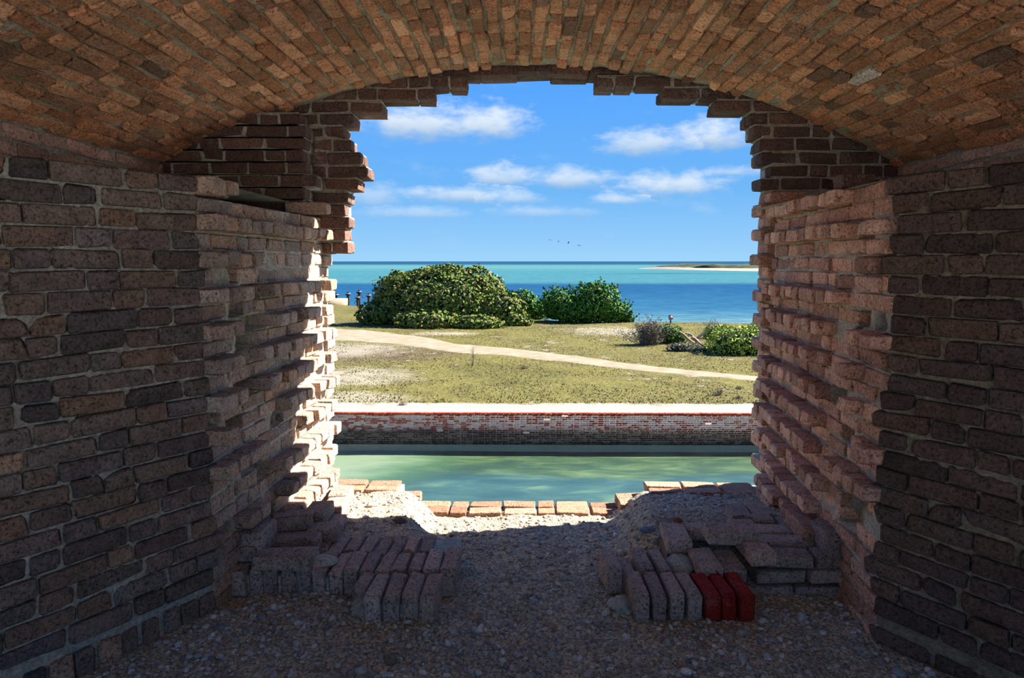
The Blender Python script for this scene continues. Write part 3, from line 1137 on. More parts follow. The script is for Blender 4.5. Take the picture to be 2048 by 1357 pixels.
fr = empty('brick_footing', (0.95, 2.9, 0), 'low broken brick footing with three red bricks at the right of the floor', 'brickwork')
B = Bricks(fr, (0.95, 2.9, 0))
for k in range(7):                                    # block standing forward, three red bricks at its end
    on_edge(B, 0.478 + 0.0685 * k, 2.715 + random.uniform(-0.006, 0.006), 0.042, M_FOOT if k < 4 else M_RED, 0.21, -0.04, 0.060, 0.122, 0.012,
            label=('brick stained bright red' if k >= 4 else None))
on_edge(B, 0.395, 2.93, 0.055, M_FOOT, 0.20, -0.10, 0.064, 0.125)
on_edge(B, 0.468, 2.94, 0.020, M_FOOT, 0.18, -0.06, 0.060, 0.11)
on_edge(B, 0.535, 2.95, 0.055, M_FOOT, 0.22, -0.06, 0.060, 0.115)
on_edge(B, 0.605, 2.95, 0.050, M_FOOT, 0.20, -0.08, 0.060, 0.115)
for j, z in enumerate((-0.002, 0.066, 0.134)):        # coursed front of the footing
    x = 0.955 + 0.055 * (j % 2) if j < 2 else 1.04
    while x < 1.38:
        L = min(0.205, 1.42 - x)
        flat(B, x + L / 2, 2.895, z, M_FOOT, L, 0.10, 0.060)
        x += L + 0.011
for k in range(4):                                    # headers of the middle course
    if k in (0, 1):
        flat(B, 0.80 + 0.105 * k, 2.915, 0.092, M_FOOT, 0.21, 0.098, 0.062, math.pi / 2)
flat(B, 0.79, 2.90, 0.030, M_FOOT, 0.18, 0.098, 0.062, math.pi / 2)
flat(B, 0.90, 2.95, 0.030, M_FOOT, 0.18, 0.098, 0.062, math.pi / 2)
flat(B, 1.03, 2.945, 0.150, M_FOOT, 0.21, 0.11, 0.066, math.pi / 2)
for (x, y, L, rz) in ((1.20, 3.03, 0.23, 0), (1.15, 3.15, 0.20, 0.0), (1.06, 3.17, 0.2, 1.5), (1.17, 3.28, 0.10, 0), (1.28, 3.2, 0.2, 1.5), (1.09, 3.38, 0.2, 1.5), (1.2, 3.42, 0.2, 1.5)):
    flat(B, x, y, 0.138, M_FOOT, L, 0.10, 0.060, rz)
flat(B, 0.725, 3.13, 0.125, M_FOOT, 0.21, 0.115, 0.062, math.pi / 2)   # cantilevered header
flat(B, 0.90, 3.20, 0.128, M_FOOT, 0.22, 0.10, 0.060, -0.03)
flat(B, 1.12, 3.21, 0.06, M_FOOT, 0.22, 0.10, 0.060, 0)
flat(B, 0.72, 3.12, 0.06, M_FOOT, 0.16, 0.11, 0.060, math.pi / 2)
flat(B, 1.335, 2.96, 0.20, M_FOOT, 0.21, 0.062, 0.11, math.pi / 2)      # brick on edge by the wall
flat(B, 1.30, 3.16, 0.19, M_CHEEK_R, 0.30, 0.09, 0.07, math.pi / 2)
B.build(200)
Vm, Fm = stone_variant(35, 3)
Vm = Vm * np.array([0.065, 0.09, 0.030]) + np.array([0.70, 2.95, 0.075])
Vm[:, 2] += 0.006 * fbm(Vm * 50, 3)
child('mortar_lump', fast_mesh('mortar_lump', Vm, Fm, M_MORTAR, True), fr)

lb = link('loose_brick', brick_mesh(3, M_FOOT), label='loose dark brick lying tilted on top of the right brick footing', cat='brick')
lb.location = (0.935, 3.02, 0.190)
lb.rotation_euler = (0.10, 0.05, 0.04)
lb.scale = (1.05, 1.05, 1.1)

# ------------------------------------------------------------------ moat and land
Z_SEA, Z_LAND = -5.18, -4.08
Y_MOAT = 25.0

# moat bed
m, t = new_mat('moat_bed')
P = t.n('ShaderNodeNewGeometry').outputs['Position']
sp = t.n('ShaderNodeSeparateXYZ', inp={0: P})
st = t.n('ShaderNodeMapping', inp={'Vector': P})
st.inputs['Scale'].default_value = (0.55, 1.5, 1.0)
b1 = t.noise(st.outputs[0], 1.0, 4.0, 0.55, 0.4)
b2 = t.noise(st.outputs[0], 0.33, 3.0, 0.5)
col = t.ramp(b1, [(0.30, lin(84, 108, 70)), (0.46, lin(112, 134, 82)), (0.56, lin(160, 170, 98)), (0.66, lin(200, 204, 128)), (0.76, lin(240, 240, 190))])
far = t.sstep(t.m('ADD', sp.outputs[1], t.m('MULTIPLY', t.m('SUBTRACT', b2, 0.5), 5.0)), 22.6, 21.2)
col = t.mix(t.m('MULTIPLY', far, 0.75), col, t.ramp(b1, [(0.35, lin(98, 138, 156)), (0.6, lin(124, 166, 178)), (0.72, lin(206, 222, 180))]))  # teal sky reflection painted into the bed on the near side
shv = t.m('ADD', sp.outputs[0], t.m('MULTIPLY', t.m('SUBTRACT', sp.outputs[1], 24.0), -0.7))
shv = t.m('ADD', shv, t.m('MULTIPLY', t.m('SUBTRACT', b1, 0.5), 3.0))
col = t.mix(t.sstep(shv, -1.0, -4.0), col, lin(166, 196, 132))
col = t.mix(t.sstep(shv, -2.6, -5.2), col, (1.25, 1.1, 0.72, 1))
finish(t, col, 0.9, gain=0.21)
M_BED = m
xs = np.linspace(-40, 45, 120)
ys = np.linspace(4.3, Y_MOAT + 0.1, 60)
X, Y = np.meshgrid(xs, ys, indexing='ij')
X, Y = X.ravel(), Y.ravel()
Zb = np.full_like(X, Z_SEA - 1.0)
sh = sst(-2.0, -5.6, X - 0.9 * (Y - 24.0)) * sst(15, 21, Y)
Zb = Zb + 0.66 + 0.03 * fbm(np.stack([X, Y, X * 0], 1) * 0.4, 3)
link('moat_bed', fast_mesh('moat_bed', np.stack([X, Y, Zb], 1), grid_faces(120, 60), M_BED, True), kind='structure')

m, t = new_mat('moat_water')
P = t.n('ShaderNodeNewGeometry').outputs['Position']
wv = t.n('ShaderNodeMapping', inp={'Vector': P})
wv.inputs['Scale'].default_value = (1.0, 2.2, 1.0)
wn = t.m('ADD', t.noise(wv.outputs[0], 2.2, 4.0, 0.6), t.m('MULTIPLY', t.noise(wv.outputs[0], 9.0, 3.0, 0.6), 0.25))
bmp = t.n('ShaderNodeBump', inp={'Height': wn})
bmp.inputs['Strength'].default_value = 0.6
bmp.inputs['Distance'].default_value = 0.05
gl = t.n('ShaderNodeBsdfGlossy', inp={'Color': (0.9, 0.95, 1, 1), 'Roughness': 0.06, 'Normal': bmp.outputs[0]})
tr = t.n('ShaderNodeBsdfTransparent', inp={'Color': (0.74, 0.92, 0.87, 1)})
gg = t.n('ShaderNodeNewGeometry')
dp = t.n('ShaderNodeVectorMath', operation='DOT_PRODUCT', inp={0: gg.outputs['Incoming'], 1: gg.outputs['True Normal']})
fr_v = t.m('MULTIPLY_ADD', t.m('POWER', t.m('SUBTRACT', 1.0, t.m('ABSOLUTE', dp.outputs['Value'])), 5.0), 0.85, 0.02)
mx = t.n('ShaderNodeMixShader', inp={0: fr_v, 1: tr.outputs[0], 2: gl.outputs[0]})
t.n('ShaderNodeOutputMaterial', inp={0: mx.outputs[0]})
M_WATER = m
link('moat_water', fast_mesh('moat_water', np.array([(-40, 4.28, Z_SEA), (45, 4.28, Z_SEA), (45, Y_MOAT + 0.02, Z_SEA), (-40, Y_MOAT + 0.02, Z_SEA)]),
     np.array([(0, 1, 2, 3)]), M_WATER), kind='structure')

# far moat wall: coursed bricks under worn whitewash
m, t = new_mat('whitewashed_brick')
g = t.n('ShaderNodeNewGeometry')
P = g.outputs['Position']
sp = t.n('ShaderNodeSeparateXYZ', inp={0: P})
stx = t.n('ShaderNodeMapping', inp={'Vector': P})
stx.inputs['Scale'].default_value = (0.8, 1.0, 2.6)
wn = t.m('ADD', t.noise(stx.outputs[0], 1.4, 6.0, 0.7), t.m('MULTIPLY', t.m('SUBTRACT', g.outputs['Random Per Island'], 0.5), 0.22))
base = t.ramp(g.outputs['Random Per Island'], [(0.1, lin(150, 62, 50)), (0.5, lin(132, 54, 46)), (0.9, lin(166, 80, 64))])
white = t.mix(t.noise(P, 9.0, 4.0, 0.6), lin(214, 196, 188), lin(176, 160, 156))
col = t.mix(t.sstep(wn, 0.44, 0.55), base, white)
wet = t.sstep(t.m('ADD', sp.outputs[2], t.m('MULTIPLY', t.m('SUBTRACT', t.noise(stx.outputs[0], 2.0, 4.0, 0.6), 0.5), 0.35)), Z_SEA + 0.62, Z_SEA + 0.36)
col = t.mix(wet, col, t.mix(t.sstep(wn, 0.5, 0.6), lin(58, 46, 38), lin(104, 92, 78)))
finish(t, col, 0.9, t.noise(P, 30.0, 4.0, 0.6), 0.5, 0.02, gain=0.74)
M_WW = m
m, t = new_mat('moat_wall_mortar')
P = t.n('ShaderNodeNewGeometry').outputs['Position']
finish(t, t.mix(t.noise(P, 4.0, 4.0, 0.6), lin(176, 158, 148), lin(206, 192, 182)), 0.95, gain=0.74)
M_WWM = m
V, Fq = box_arrays(-45, 50, Y_MOAT + 0.015, Y_MOAT + 0.5, Z_SEA - 1.6, Z_LAND - 0.02)
moat_wall = link('wall_moat', fast_mesh('wall_moat', V, Fq, M_WWM), kind='structure')
parts = []
z = Z_LAND - 0.105
row = 0
while z > Z_SEA - 0.1:
    x = -13.0 - 0.11 * (row % 2)
    while x < 15.5:
        L = 0.205 if (row % 2 == 0 or random.random() < 0.6) else 0.10
        pr = random.uniform(-0.012, 0.008)
        if random.random() > 0.003:
            parts.append(box_arrays(x, x + L, Y_MOAT + pr, Y_MOAT + 0.1, z - 0.029, z + 0.029))
        x += L + 0.012
    z -= 0.07
    row += 1
V, Fq = join_arrays(parts)
link('brickwork', fast_mesh('moat_brickwork', V, Fq, M_WW), moat_wall, kind='stuff')
B = Bricks(moat_wall)
x = -7.6
while x < 9.6:
    B.add((x, Y_MOAT + 0.03, Z_LAND - 0.035), EX, EY, EZ, M_MOAT, (0.205, 0.16, 0.075), 0.004, 0.01, name='coping_brick')
    x += 0.216
B.build(200)
link('coping', fast_mesh('coping', *join_arrays([box_arrays(-45, -7.7, Y_MOAT - 0.04, Y_MOAT + 0.1, Z_LAND - 0.07, Z_LAND), box_arrays(9.6, 50, Y_MOAT - 0.04, Y_MOAT + 0.1, Z_LAND - 0.07, Z_LAND)]), M_MOAT), moat_wall)

# land --------------------------------------------------------------------------
COAST = np.array([(-400, 60), (-120, 92), (-60, 96), (-34, 93), (-22, 89), (-12, 80), (-3, 70), (6, 65.5), (14, 64.5), (24, 62.5), (40, 58), (70, 50), (400, 20)], float)


def coast_y(x):
    return np.interp(x, COAST[:, 0], COAST[:, 1])


def land_z(x, y):
    x, y = np.asarray(x, float), np.asarray(y, float)
    q = np.stack([x.ravel(), y.ravel(), x.ravel() * 0], 1)
    und = 0.09 * fbm(q * 0.12, 3).reshape(x.shape) + 0.03 * fbm(q * 0.9, 2).reshape(x.shape)
    dc = coast_y(x) - y
    return Z_LAND + und * sst(25.4, 30, y) - 1.7 * sst(2.0, -7.0, dc)


PATH_PX = [(560, 662, 9), (640, 665, 10), (720, 672, 10), (820, 681, 10), (900, 696, 9), (980, 702, 9), (1060, 709, 8), (1150, 719, 8),
           (1240, 731, 7.5), (1330, 741, 7), (1430, 750, 6), (1520, 758, 6), (1640, 768, 6), (1800, 782, 6)]
path_mid, path_half = [], []
for (x, y, h) in PATH_PX:
    a, b = at_z(x, y - h, Z_LAND), at_z(x, y + h, Z_LAND)
    path_mid.append(((a + b) / 2)[:2])
    path_half.append(abs(a[1] - b[1]) / 2)
path_mid = np.array(path_mid)

m, t = new_mat('dry_grass_ground')
P = t.n('ShaderNodeNewGeometry').outputs['Position']
sp = t.n('ShaderNodeSeparateXYZ', inp={0: P})
g1 = t.noise(P, 0.16, 5.0, 0.6)
g2 = t.noise(P, 1.1, 5.0, 0.65)
st2 = t.n('ShaderNodeMapping', inp={'Vector': P})
st2.inputs['Scale'].default_value = (1.0, 0.5, 1.0)
g3 = t.noise(st2.outputs[0], 7.0, 4.0, 0.7)
grass = t.ramp(g1, [(0.30, lin(152, 148, 84)), (0.45, lin(184, 176, 102)), (0.58, lin(164, 156, 92)), (0.72, lin(196, 184, 118))])
grass = t.mix(t.m('MULTIPLY', t.sstep(g2, 0.48, 0.7), 0.55), grass, lin(150, 134, 100))
grass = t.mix(1.0, grass, t.ramp(g3, [(0.3, (0.55, 0.56, 0.5)), (0.66, (1.25, 1.24, 1.2))]), 'MULTIPLY')
sand = t.mix(g3, (0.95, 0.84, 0.66, 1), (1.45, 1.32, 1.10, 1))
patch = t.sstep(t.m('ADD', g2, t.m('MULTIPLY', g1, 0.55)), 0.88, 1.02)
patch = t.m('MULTIPLY', patch, 0.8)


def blob(cx, cy, rx, ry):
    u = t.m('MULTIPLY', t.m('SUBTRACT', sp.outputs[0], cx), 1 / rx)
    v = t.m('MULTIPLY', t.m('SUBTRACT', sp.outputs[1], cy), 1 / ry)
    d = t.m('ADD', t.m('MULTIPLY', u, u), t.m('MULTIPLY', v, v))
    d = t.m('ADD', d, t.m('MULTIPLY', t.m('SUBTRACT', g2, 0.5), 3.2))
    return t.sstep(d, 1.5, -0.2)


for (x, y, rx, ry) in ((660, 700, 5.0, 4.0), (690, 755, 3.4, 3.0), (680, 800, 3.0, 1.6), (1230, 662, 4.0, 4.0), (890, 668, 2.5, 1.5)):
    c = at_z(x, y, Z_LAND)
    patch = t.m('MAXIMUM', patch, t.m('MULTIPLY', blob(c[0], c[1], rx, ry), 0.62))
edge = t.sstep(t.m('ADD', sp.outputs[1], t.m('MULTIPLY', t.m('SUBTRACT', g2, 0.5), 2.2)), 27.0, 26.3)
patch = t.m('MAXIMUM', patch, edge)
beach = t.sstep(sp.outputs[2], Z_LAND - 0.12, Z_LAND - 0.3)
patch = t.m('MAXIMUM', patch, beach)
c = at_z(760, 708, Z_LAND)
brown = t.m('MULTIPLY', blob(c[0], c[1], 5.5, 3.6), 0.75)
grass = t.mix(brown, grass, lin(142, 120, 102))
col = t.mix(patch, grass, sand)
finish(t, col, 0.95, t.m('ADD', g3, g2), 0.6, 0.12, 0.1, 0.25)
M_LAND = m
xs = np.concatenate([np.linspace(-300, -46, 30), np.linspace(-45, 50, 320), np.linspace(52, 300, 30)])
ys = np.concatenate([np.linspace(Y_MOAT + 0.1, 45, 130), np.linspace(45.3, 112, 130)])
X, Y = np.meshgrid(xs, ys, indexing='ij')
X, Y = X.ravel(), Y.ravel()
link('ground', fast_mesh('ground', np.stack([X, Y, land_z(X, Y)], 1), grid_faces(len(xs), len(ys)), M_LAND, True), kind='structure')

# sand path
m, t = new_mat('path_sand')
P = t.n('ShaderNodeNewGeometry').outputs['Position']
n1 = t.noise(P, 1.3, 5.0, 0.65)
finish(t, t.ramp(n1, [(0.3, lin(190, 172, 142)), (0.6, lin(216, 202, 176)), (0.75, lin(230, 218, 196))]), 0.95, t.noise(P, 6.0, 4.0, 0.6), 0.4, 0.05, 0.1, 0.35)
M_PATH = m
tt = np.linspace(0, len(path_mid) - 1, 260)
mid = np.stack([np.interp(tt, np.arange(len(path_mid)), path_mid[:, k]) for k in range(2)], 1)
half = np.interp(tt, np.arange(len(path_mid)), path_half)
cols = []
for w_ in np.linspace(-1, 1, 9):
    e = w_ * half * (1 + (0.25 * fbm(np.stack([tt * 2.2, tt * 0 + 9 * np.sign(w_), tt * 0], 1), 3) if abs(w_) > 0.9 else 0))
    px2, py2 = mid[:, 0], mid[:, 1] + e
    cols.append(np.stack([px2, py2, land_z(px2, py2) + (0.03 if abs(w_) < 0.95 else -0.01)], 1))
V = np.stack(cols, 1).reshape(-1, 3)
link('path', fast_mesh('path', V, grid_faces(260, 9), M_PATH, True), kind='structure')

# sea -----------------------------------------------------------------------------
m, t = new_mat('sea_water')
P = t.n('ShaderNodeNewGeometry').outputs['Position']
sp = t.n('ShaderNodeSeparateXYZ', inp={0: P})
big = t.n('ShaderNodeMapping', inp={'Vector': P})
big.inputs['Scale'].default_value = (0.004, 0.012, 1.0)
nb = t.noise(big.outputs[0], 1.0, 4.0, 0.55)
lg = t.m('LOGARITHM', t.m('MAXIMUM', sp.outputs[1], 10.0), 10.0)
lg2 = t.m('MULTIPLY_ADD', t.m('SUBTRACT', nb, 0.5), 0.05, lg)
col = t.ramp(t.m('MULTIPLY_ADD', lg2, 1 / 2.4, -1.7 / 2.4), [
    (0.04, lin(200, 216, 206)), (0.088, lin(110, 172, 196)), (0.12, lin(64, 138, 182)), (0.20, lin(42, 118, 172)), (0.248, lin(38, 112, 168)), (0.27, lin(96, 172, 188)),
    (0.40, lin(92, 174, 190)), (0.50, lin(124, 192, 198)), (0.575, lin(104, 182, 192)), (0.63, lin(40, 112, 154)), (1.0, lin(40, 96, 144))])
wm = t.n('ShaderNodeMapping', inp={'Vector': P})
wm.inputs['Scale'].default_value = (0.35, 1.0, 1.0)
wv1 = t.noise(wm.outputs[0], 0.9, 4.0, 0.6)
col = t.mix(1.0, col, t.ramp(wv1, [(0.32, (0.55, 0.68, 0.78)), (0.66, (1.35, 1.26, 1.18))]), 'MULTIPLY')
dk = t.n('ShaderNodeMapping', inp={'Vector': P})
dk.inputs['Scale'].default_value = (0.008, 0.03, 1.0)
reef = t.m('MULTIPLY', t.sstep(t.noise(dk.outputs[0], 1.0, 5.0, 0.6), 0.58, 0.66), t.m('MULTIPLY', t.sstep(lg, 2.35, 2.5), t.sstep(lg, 3.0, 2.8)))
col = t.mix(t.m('MULTIPLY', reef, 0.45), col, lin(40, 110, 130))
col = t.mix(1.0, col, (0.265, 0.265, 0.265, 1), 'MULTIPLY')
df = t.n('ShaderNodeBsdfDiffuse', inp={'Color': col})
bm_ = t.n('ShaderNodeBump', inp={'Height': wv1})
bm_.inputs['Strength'].default_value = 0.5
bm_.inputs['Distance'].default_value = 0.3
gs = t.n('ShaderNodeBsdfGlossy', inp={'Color': (1, 1, 1, 1), 'Roughness': 0.25, 'Normal': bm_.outputs[0]})
mx = t.n('ShaderNodeMixShader', inp={0: 0.06, 1: df.outputs[0], 2: gs.outputs[0]})
t.n('ShaderNodeOutputMaterial', inp={0: mx.outputs[0]})
V = np.array([(-40000, 48, Z_SEA), (40000, 48, Z_SEA), (40000, 45000, Z_SEA), (-40000, 45000, Z_SEA)], float)
link('sea', fast_mesh('sea', V, np.array([(0, 1, 2, 3)]), m), kind='structure')

# unseen parade ground, put close behind and toned to bounce sunlight into the room
m, t = new_mat('parade_bounce_grey')
P = t.n('ShaderNodeNewGeometry').outputs['Position']
finish(t, t.mix(t.noise(P, 1.5, 5.0, 0.6), lin(168, 166, 162), lin(190, 188, 184)), 0.95)
M_BOUNCE = m
V, Fq = box_arrays(-80, 80, -120, -1.58, -0.6, -0.06)
link('ground_parade_bounce', fast_mesh('ground_parade_bounce', V, Fq, M_BOUNCE), kind='structure')

# low island on the horizon ---------------------------------------------------------
m, t = new_mat('island_sand')
P = t.n('ShaderNodeNewGeometry').outputs['Position']
finish(t, t.mix(t.noise(P, 0.05, 4.0, 0.6), lin(196, 180, 158), lin(232, 222, 204)), 0.95, gain=0.33)
M_ISAND = m
m, t = new_mat('island_scrub')
P = t.n('ShaderNodeNewGeometry').outputs['Position']
finish(t, t.ramp(t.noise(P, 0.12, 5.0, 0.65), [(0.3, lin(46, 66, 40)), (0.55, lin(84, 102, 54)), (0.75, lin(124, 132, 80))]), 0.95, gain=0.38)
M_ISCRUB = m
isl = empty('island', (130, 480, Z_SEA), 'low distant sand island with green scrub on the horizon at the right', 'island')
nx, nyy = 160, 40
xs = np.linspace(0, 1, nx)
ysn = np.linspace(-1, 1, nyy)
U, Vv = np.meshgrid(xs, ysn, indexing='ij')
U, Vv = U.ravel(), Vv.ravel()
midY = 640 - 240 * U ** 0.8
wid = 16 + 60 * sst(0, 0.3, U)
X = 102 + 170 * U
Y = midY + Vv * wid
Zi = Z_SEA - 0.4 + (2.0 * (1 - Vv ** 2)) * sst(0, 0.10, U) + 0.3 * fbm(np.stack([X, Y, X * 0], 1) * 0.06, 3)
child('sand_spit', fast_mesh('sand_spit', np.stack([X, Y, Zi], 1), grid_faces(nx, nyy), M_ISAND, True), isl)
Zs = Z_SEA - 0.8 + 8.0 * np.sqrt(np.clip(1 - Vv ** 2, 0, 1)) * sst(0.03, 0.16, U) * (0.65 + 0.5 * fbm(np.stack([X * 0.03, Y * 0.03, X * 0], 1), 2)) + 0.5 * fbm(np.stack([X, Y, X * 0], 1) * 0.5, 3)
Ys = midY + 18 + Vv * wid * 0.55
child('scrub', fast_mesh('scrub', np.stack([X, Ys, Zs], 1), grid_faces(nx, nyy), M_ISCRUB, True), isl)

# ------------------------------------------------------------------ plants
def leaf_material(name, tones, gain=0.66):
    m, t = new_mat(name)
    g = t.n('ShaderNodeNewGeometry')
    r = t.m('ADD', t.m('MULTIPLY', g.outputs['Random Per Island'], 0.7), t.m('MULTIPLY', t.noise(g.outputs['Position'], 0.8, 3.0, 0.6), 0.45))
    col = t.ramp(t.m('MULTIPLY_ADD', r, 1.0, -0.08), [((i + 0.5) / len(tones), lin(*c)) for i, c in enumerate(tones)])
    finish(t, col, 0.7, spec=0.12, gain=gain)
    return m


M_LEAF = leaf_material('sea_grape_leaf', [(44, 62, 26), (72, 98, 36), (104, 128, 46), (88, 116, 40), (132, 146, 62), (150, 128, 88), (158, 168, 84)])
M_LEAF2 = leaf_material('bright_leaf', [(40, 74, 30), (66, 112, 40), (96, 146, 52), (78, 126, 44), (124, 164, 66)])
M_LEAF3 = leaf_material('yellow_green_leaf', [(88, 108, 40), (128, 148, 54), (160, 176, 72), (140, 160, 60), (184, 186, 96)], 0.95)
M_LEAF4 = leaf_material('grey_dry_leaf', [(88, 84, 80), (120, 114, 104), (96, 100, 72), (140, 132, 118), (110, 104, 98)])
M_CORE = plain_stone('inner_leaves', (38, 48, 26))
M_TWIG = plain_stone('grey_twig', (112, 98, 88))
M_WOOD = plain_stone('driftwood', (150, 128, 110))
M_IRON = plain_stone('rusted_iron', (40, 36, 38))
M_CONC = plain_stone('pale_concrete', (150, 134, 114))


def leaves(points, normals, size, rng, droop=0.4):
    n = len(points)
    N = normals + rng.normal(0, 0.55, (n, 3))
    N /= np.linalg.norm(N, axis=1, keepdims=True)
    A = np.cross(N, rng.normal(0, 1, (n, 3)))
    A /= np.linalg.norm(A, axis=1, keepdims=True)
    Bv = np.cross(N, A)
    s = size * rng.uniform(0.6, 1.3, (n, 1))
    V = np.stack([points - A * s, points + Bv * s * 0.7, points + A * s, points - Bv * s * 0.7], 1).reshape(-1, 3)
    return V, np.arange(4 * n).reshape(n, 4)


def ell_points(ells, per_m2, rng, rough, zmin):
    P, N = [], []
    for i, (c, r) in enumerate(ells):
        c, r = np.array(c, float), np.array(r, float)
        area = 4 * math.pi * ((r[0] * r[1]) ** 1.6 + (r[0] * r[2]) ** 1.6 + (r[1] * r[2]) ** 1.6) ** (1 / 1.6) / 3 ** (1 / 1.6)
        n = int(area * per_m2)
        u = rng.normal(0, 1, (n, 3))
        u /= np.linalg.norm(u, axis=1, keepdims=True)
        bumpy = 1 + rough * fbm(u * 2.6 + i * 5, 3) + rng.normal(0, 0.035, n)
        p = c + u * r * bumpy[:, None]
        keep = p[:, 2] > zmin
        for k, (c2, r2) in enumerate(ells):
            if k != i:
                keep &= (((p - np.array(c2)) / np.array(r2)) ** 2).sum(1) > 0.72
        nn = u / r
        nn /= np.linalg.norm(nn, axis=1, keepdims=True)
        P.append(p[keep]); N.append(nn[keep])
    return np.concatenate(P), np.concatenate(N)


def bush(name, lumps, Yc, base_y, label, mat, per_m2=55, leaf=0.13, rough=0.32, depth=1.0, seed=1, core=True, cat='bush', shoots=0):
    """lumps in picture pixels at distance Yc turned into metres: (px, py, rx_px, rz_px, dy)"""
    rng = np.random.default_rng(seed)
    sc = Yc / F_PX
    ells = []
    for (x, y, rx, rz, dy) in lumps:
        c = at_y(x, y, Yc)
        c[1] += dy
        ells.append((c, (rx * sc, max(rx * sc * depth * 0.9, 0.4), rz * sc)))
    base = at_y(lumps[0][0], base_y, Yc)
    zg = float(land_z(np.array([base[0]]), np.array([Yc]))[0])
    th_ = empty(name, (base[0], Yc, zg), label, cat)
    P, N = ell_points(ells, per_m2, rng, rough, zg - 0.05)
    if shoots:
        k = rng.choice(len(P), shoots)
        for i in k:
            h = rng.uniform(0.2, 0.7)
            d = N[i] * 0.5 + np.array([rng.normal(0, .2), rng.normal(0, .2), 0.8])
            d /= np.linalg.norm(d)
            q = P[i] + d * np.linspace(0, h, 9)[:, None] + rng.normal(0, 0.05, (9, 3))
            P = np.concatenate([P, q]); N = np.concatenate([N, rng.normal(0, 1, (9, 3))])
    V, Fq = leaves(P, N, leaf, rng)
    child('foliage', fast_mesh('foliage', V, Fq, mat), th_, kind='stuff')
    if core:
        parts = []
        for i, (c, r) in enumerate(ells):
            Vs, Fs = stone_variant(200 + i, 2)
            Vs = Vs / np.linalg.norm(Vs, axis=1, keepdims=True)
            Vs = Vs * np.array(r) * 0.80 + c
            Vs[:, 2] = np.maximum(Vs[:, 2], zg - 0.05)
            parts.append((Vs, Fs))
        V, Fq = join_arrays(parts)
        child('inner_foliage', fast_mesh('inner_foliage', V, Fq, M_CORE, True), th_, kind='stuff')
    for i in range(5):
        c, r = ells[i % len(ells)]
        top = Vector(c) + Vector((rng.uniform(-.4, .4) * r[0], rng.uniform(-.3, .3) * r[1], r[2] * 0.5))
        foot = Vector((c[0] + rng.uniform(-.3, .3) * r[0], c[1], zg - 0.05))
        V, Fq = tube_arrays([foot, (foot + top) / 2 + Vector((rng.uniform(-.2, .2), 0, 0)), top], [0.07, 0.05, 0.02])
        child('stem', quads_to_mesh('stem', V, Fq, M_TWIG), th_)
    return th_


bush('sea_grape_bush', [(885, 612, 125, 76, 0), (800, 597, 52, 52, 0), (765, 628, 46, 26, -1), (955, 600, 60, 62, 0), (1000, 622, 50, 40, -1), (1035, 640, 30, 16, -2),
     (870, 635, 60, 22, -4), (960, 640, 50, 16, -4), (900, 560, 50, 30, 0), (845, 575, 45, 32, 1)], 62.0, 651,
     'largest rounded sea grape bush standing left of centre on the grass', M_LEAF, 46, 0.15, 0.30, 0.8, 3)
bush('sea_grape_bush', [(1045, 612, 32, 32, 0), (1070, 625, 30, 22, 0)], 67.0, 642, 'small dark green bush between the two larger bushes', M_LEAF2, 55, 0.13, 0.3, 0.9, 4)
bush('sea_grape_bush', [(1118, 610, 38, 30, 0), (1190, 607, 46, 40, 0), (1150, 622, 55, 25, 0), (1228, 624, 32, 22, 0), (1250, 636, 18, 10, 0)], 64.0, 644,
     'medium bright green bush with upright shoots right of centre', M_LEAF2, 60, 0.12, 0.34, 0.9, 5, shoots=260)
bush('low_bush', [(1475, 690, 58, 36, 0), (1520, 688, 48, 40, 0), (1458, 676, 32, 20, 2), (1555, 690, 44, 42, 0)], 42.0, 716,
     'low yellow green bush at the right edge of the opening', M_LEAF3, 120, 0.075, 0.34, 0.9, 6)
bush('low_bush', [(1338, 668, 26, 20, 0), (1354, 676, 22, 14, 0)], 47.0, 690, 'small green bush beside the grey leafless shrub', M_LEAF2, 110, 0.07, 0.36, 0.9, 7)
bush('low_bush', [(1388, 702, 38, 15, 0), (1428, 708, 40, 14, 0), (1360, 696, 26, 11, 0)], 43.0, 712, 'patch of brown and olive scrub below the driftwood', M_LEAF4, 110, 0.06, 0.4, 0.9, 8)


def twig_shrub(name, x, y0, y1, half, Y, label, n, seed, cat='shrub', mat=None, thick=0.012):
    rng = np.random.default_rng(seed)
    b = at_y(x, y0, Y)
    zg = float(land_z(np.array([b[0]]), np.array([Y]))[0])
    H = at_y(x, y1, Y)[2] - zg
    Wd = half * Y / F_PX
    th_ = empty(name, (b[0], Y, zg), label, cat)
    parts = []
    tips = []
    for i in range(n):
        a = rng.uniform(0, 2 * math.pi)
        k = rng.uniform(0.05, 1)
        lean = Vector((math.cos(a) * Wd * k, math.sin(a) * Wd * 0.6 * k, H * rng.uniform(0.55, 1.0) * (1 - 0.45 * k)))
        foot = Vector((b[0] + rng.uniform(-.4, .4) * Wd, Y + rng.uniform(-.3, .3) * Wd, zg - 0.02))
        midp = foot + lean * 0.5 + Vector(rng.normal(0, 0.06, 3) * H)
        tip = foot + lean + Vector(rng.normal(0, 0.04, 3) * H)
        parts.append(tube_arrays([foot, midp, tip], [thick * 1.4, thick, thick * 0.4], 3))
        tips += [midp, tip]
        for _ in range(3):
            q = midp.lerp(tip, rng.uniform(0, 1))
            t2 = q + Vector(rng.normal(0, 0.12, 3) * H) + Vector((0, 0, 0.10 * H))
            parts.append(tube_arrays([q, t2], [thick * 0.7, thick * 0.3], 3))
            tips.append(t2)
    V, Fq = join_arrays(parts)
    child('twigs', quads_to_mesh('twigs', V, Fq, mat or M_TWIG), th_, kind='stuff')
    return th_, np.array([tuple(q) for q in tips])


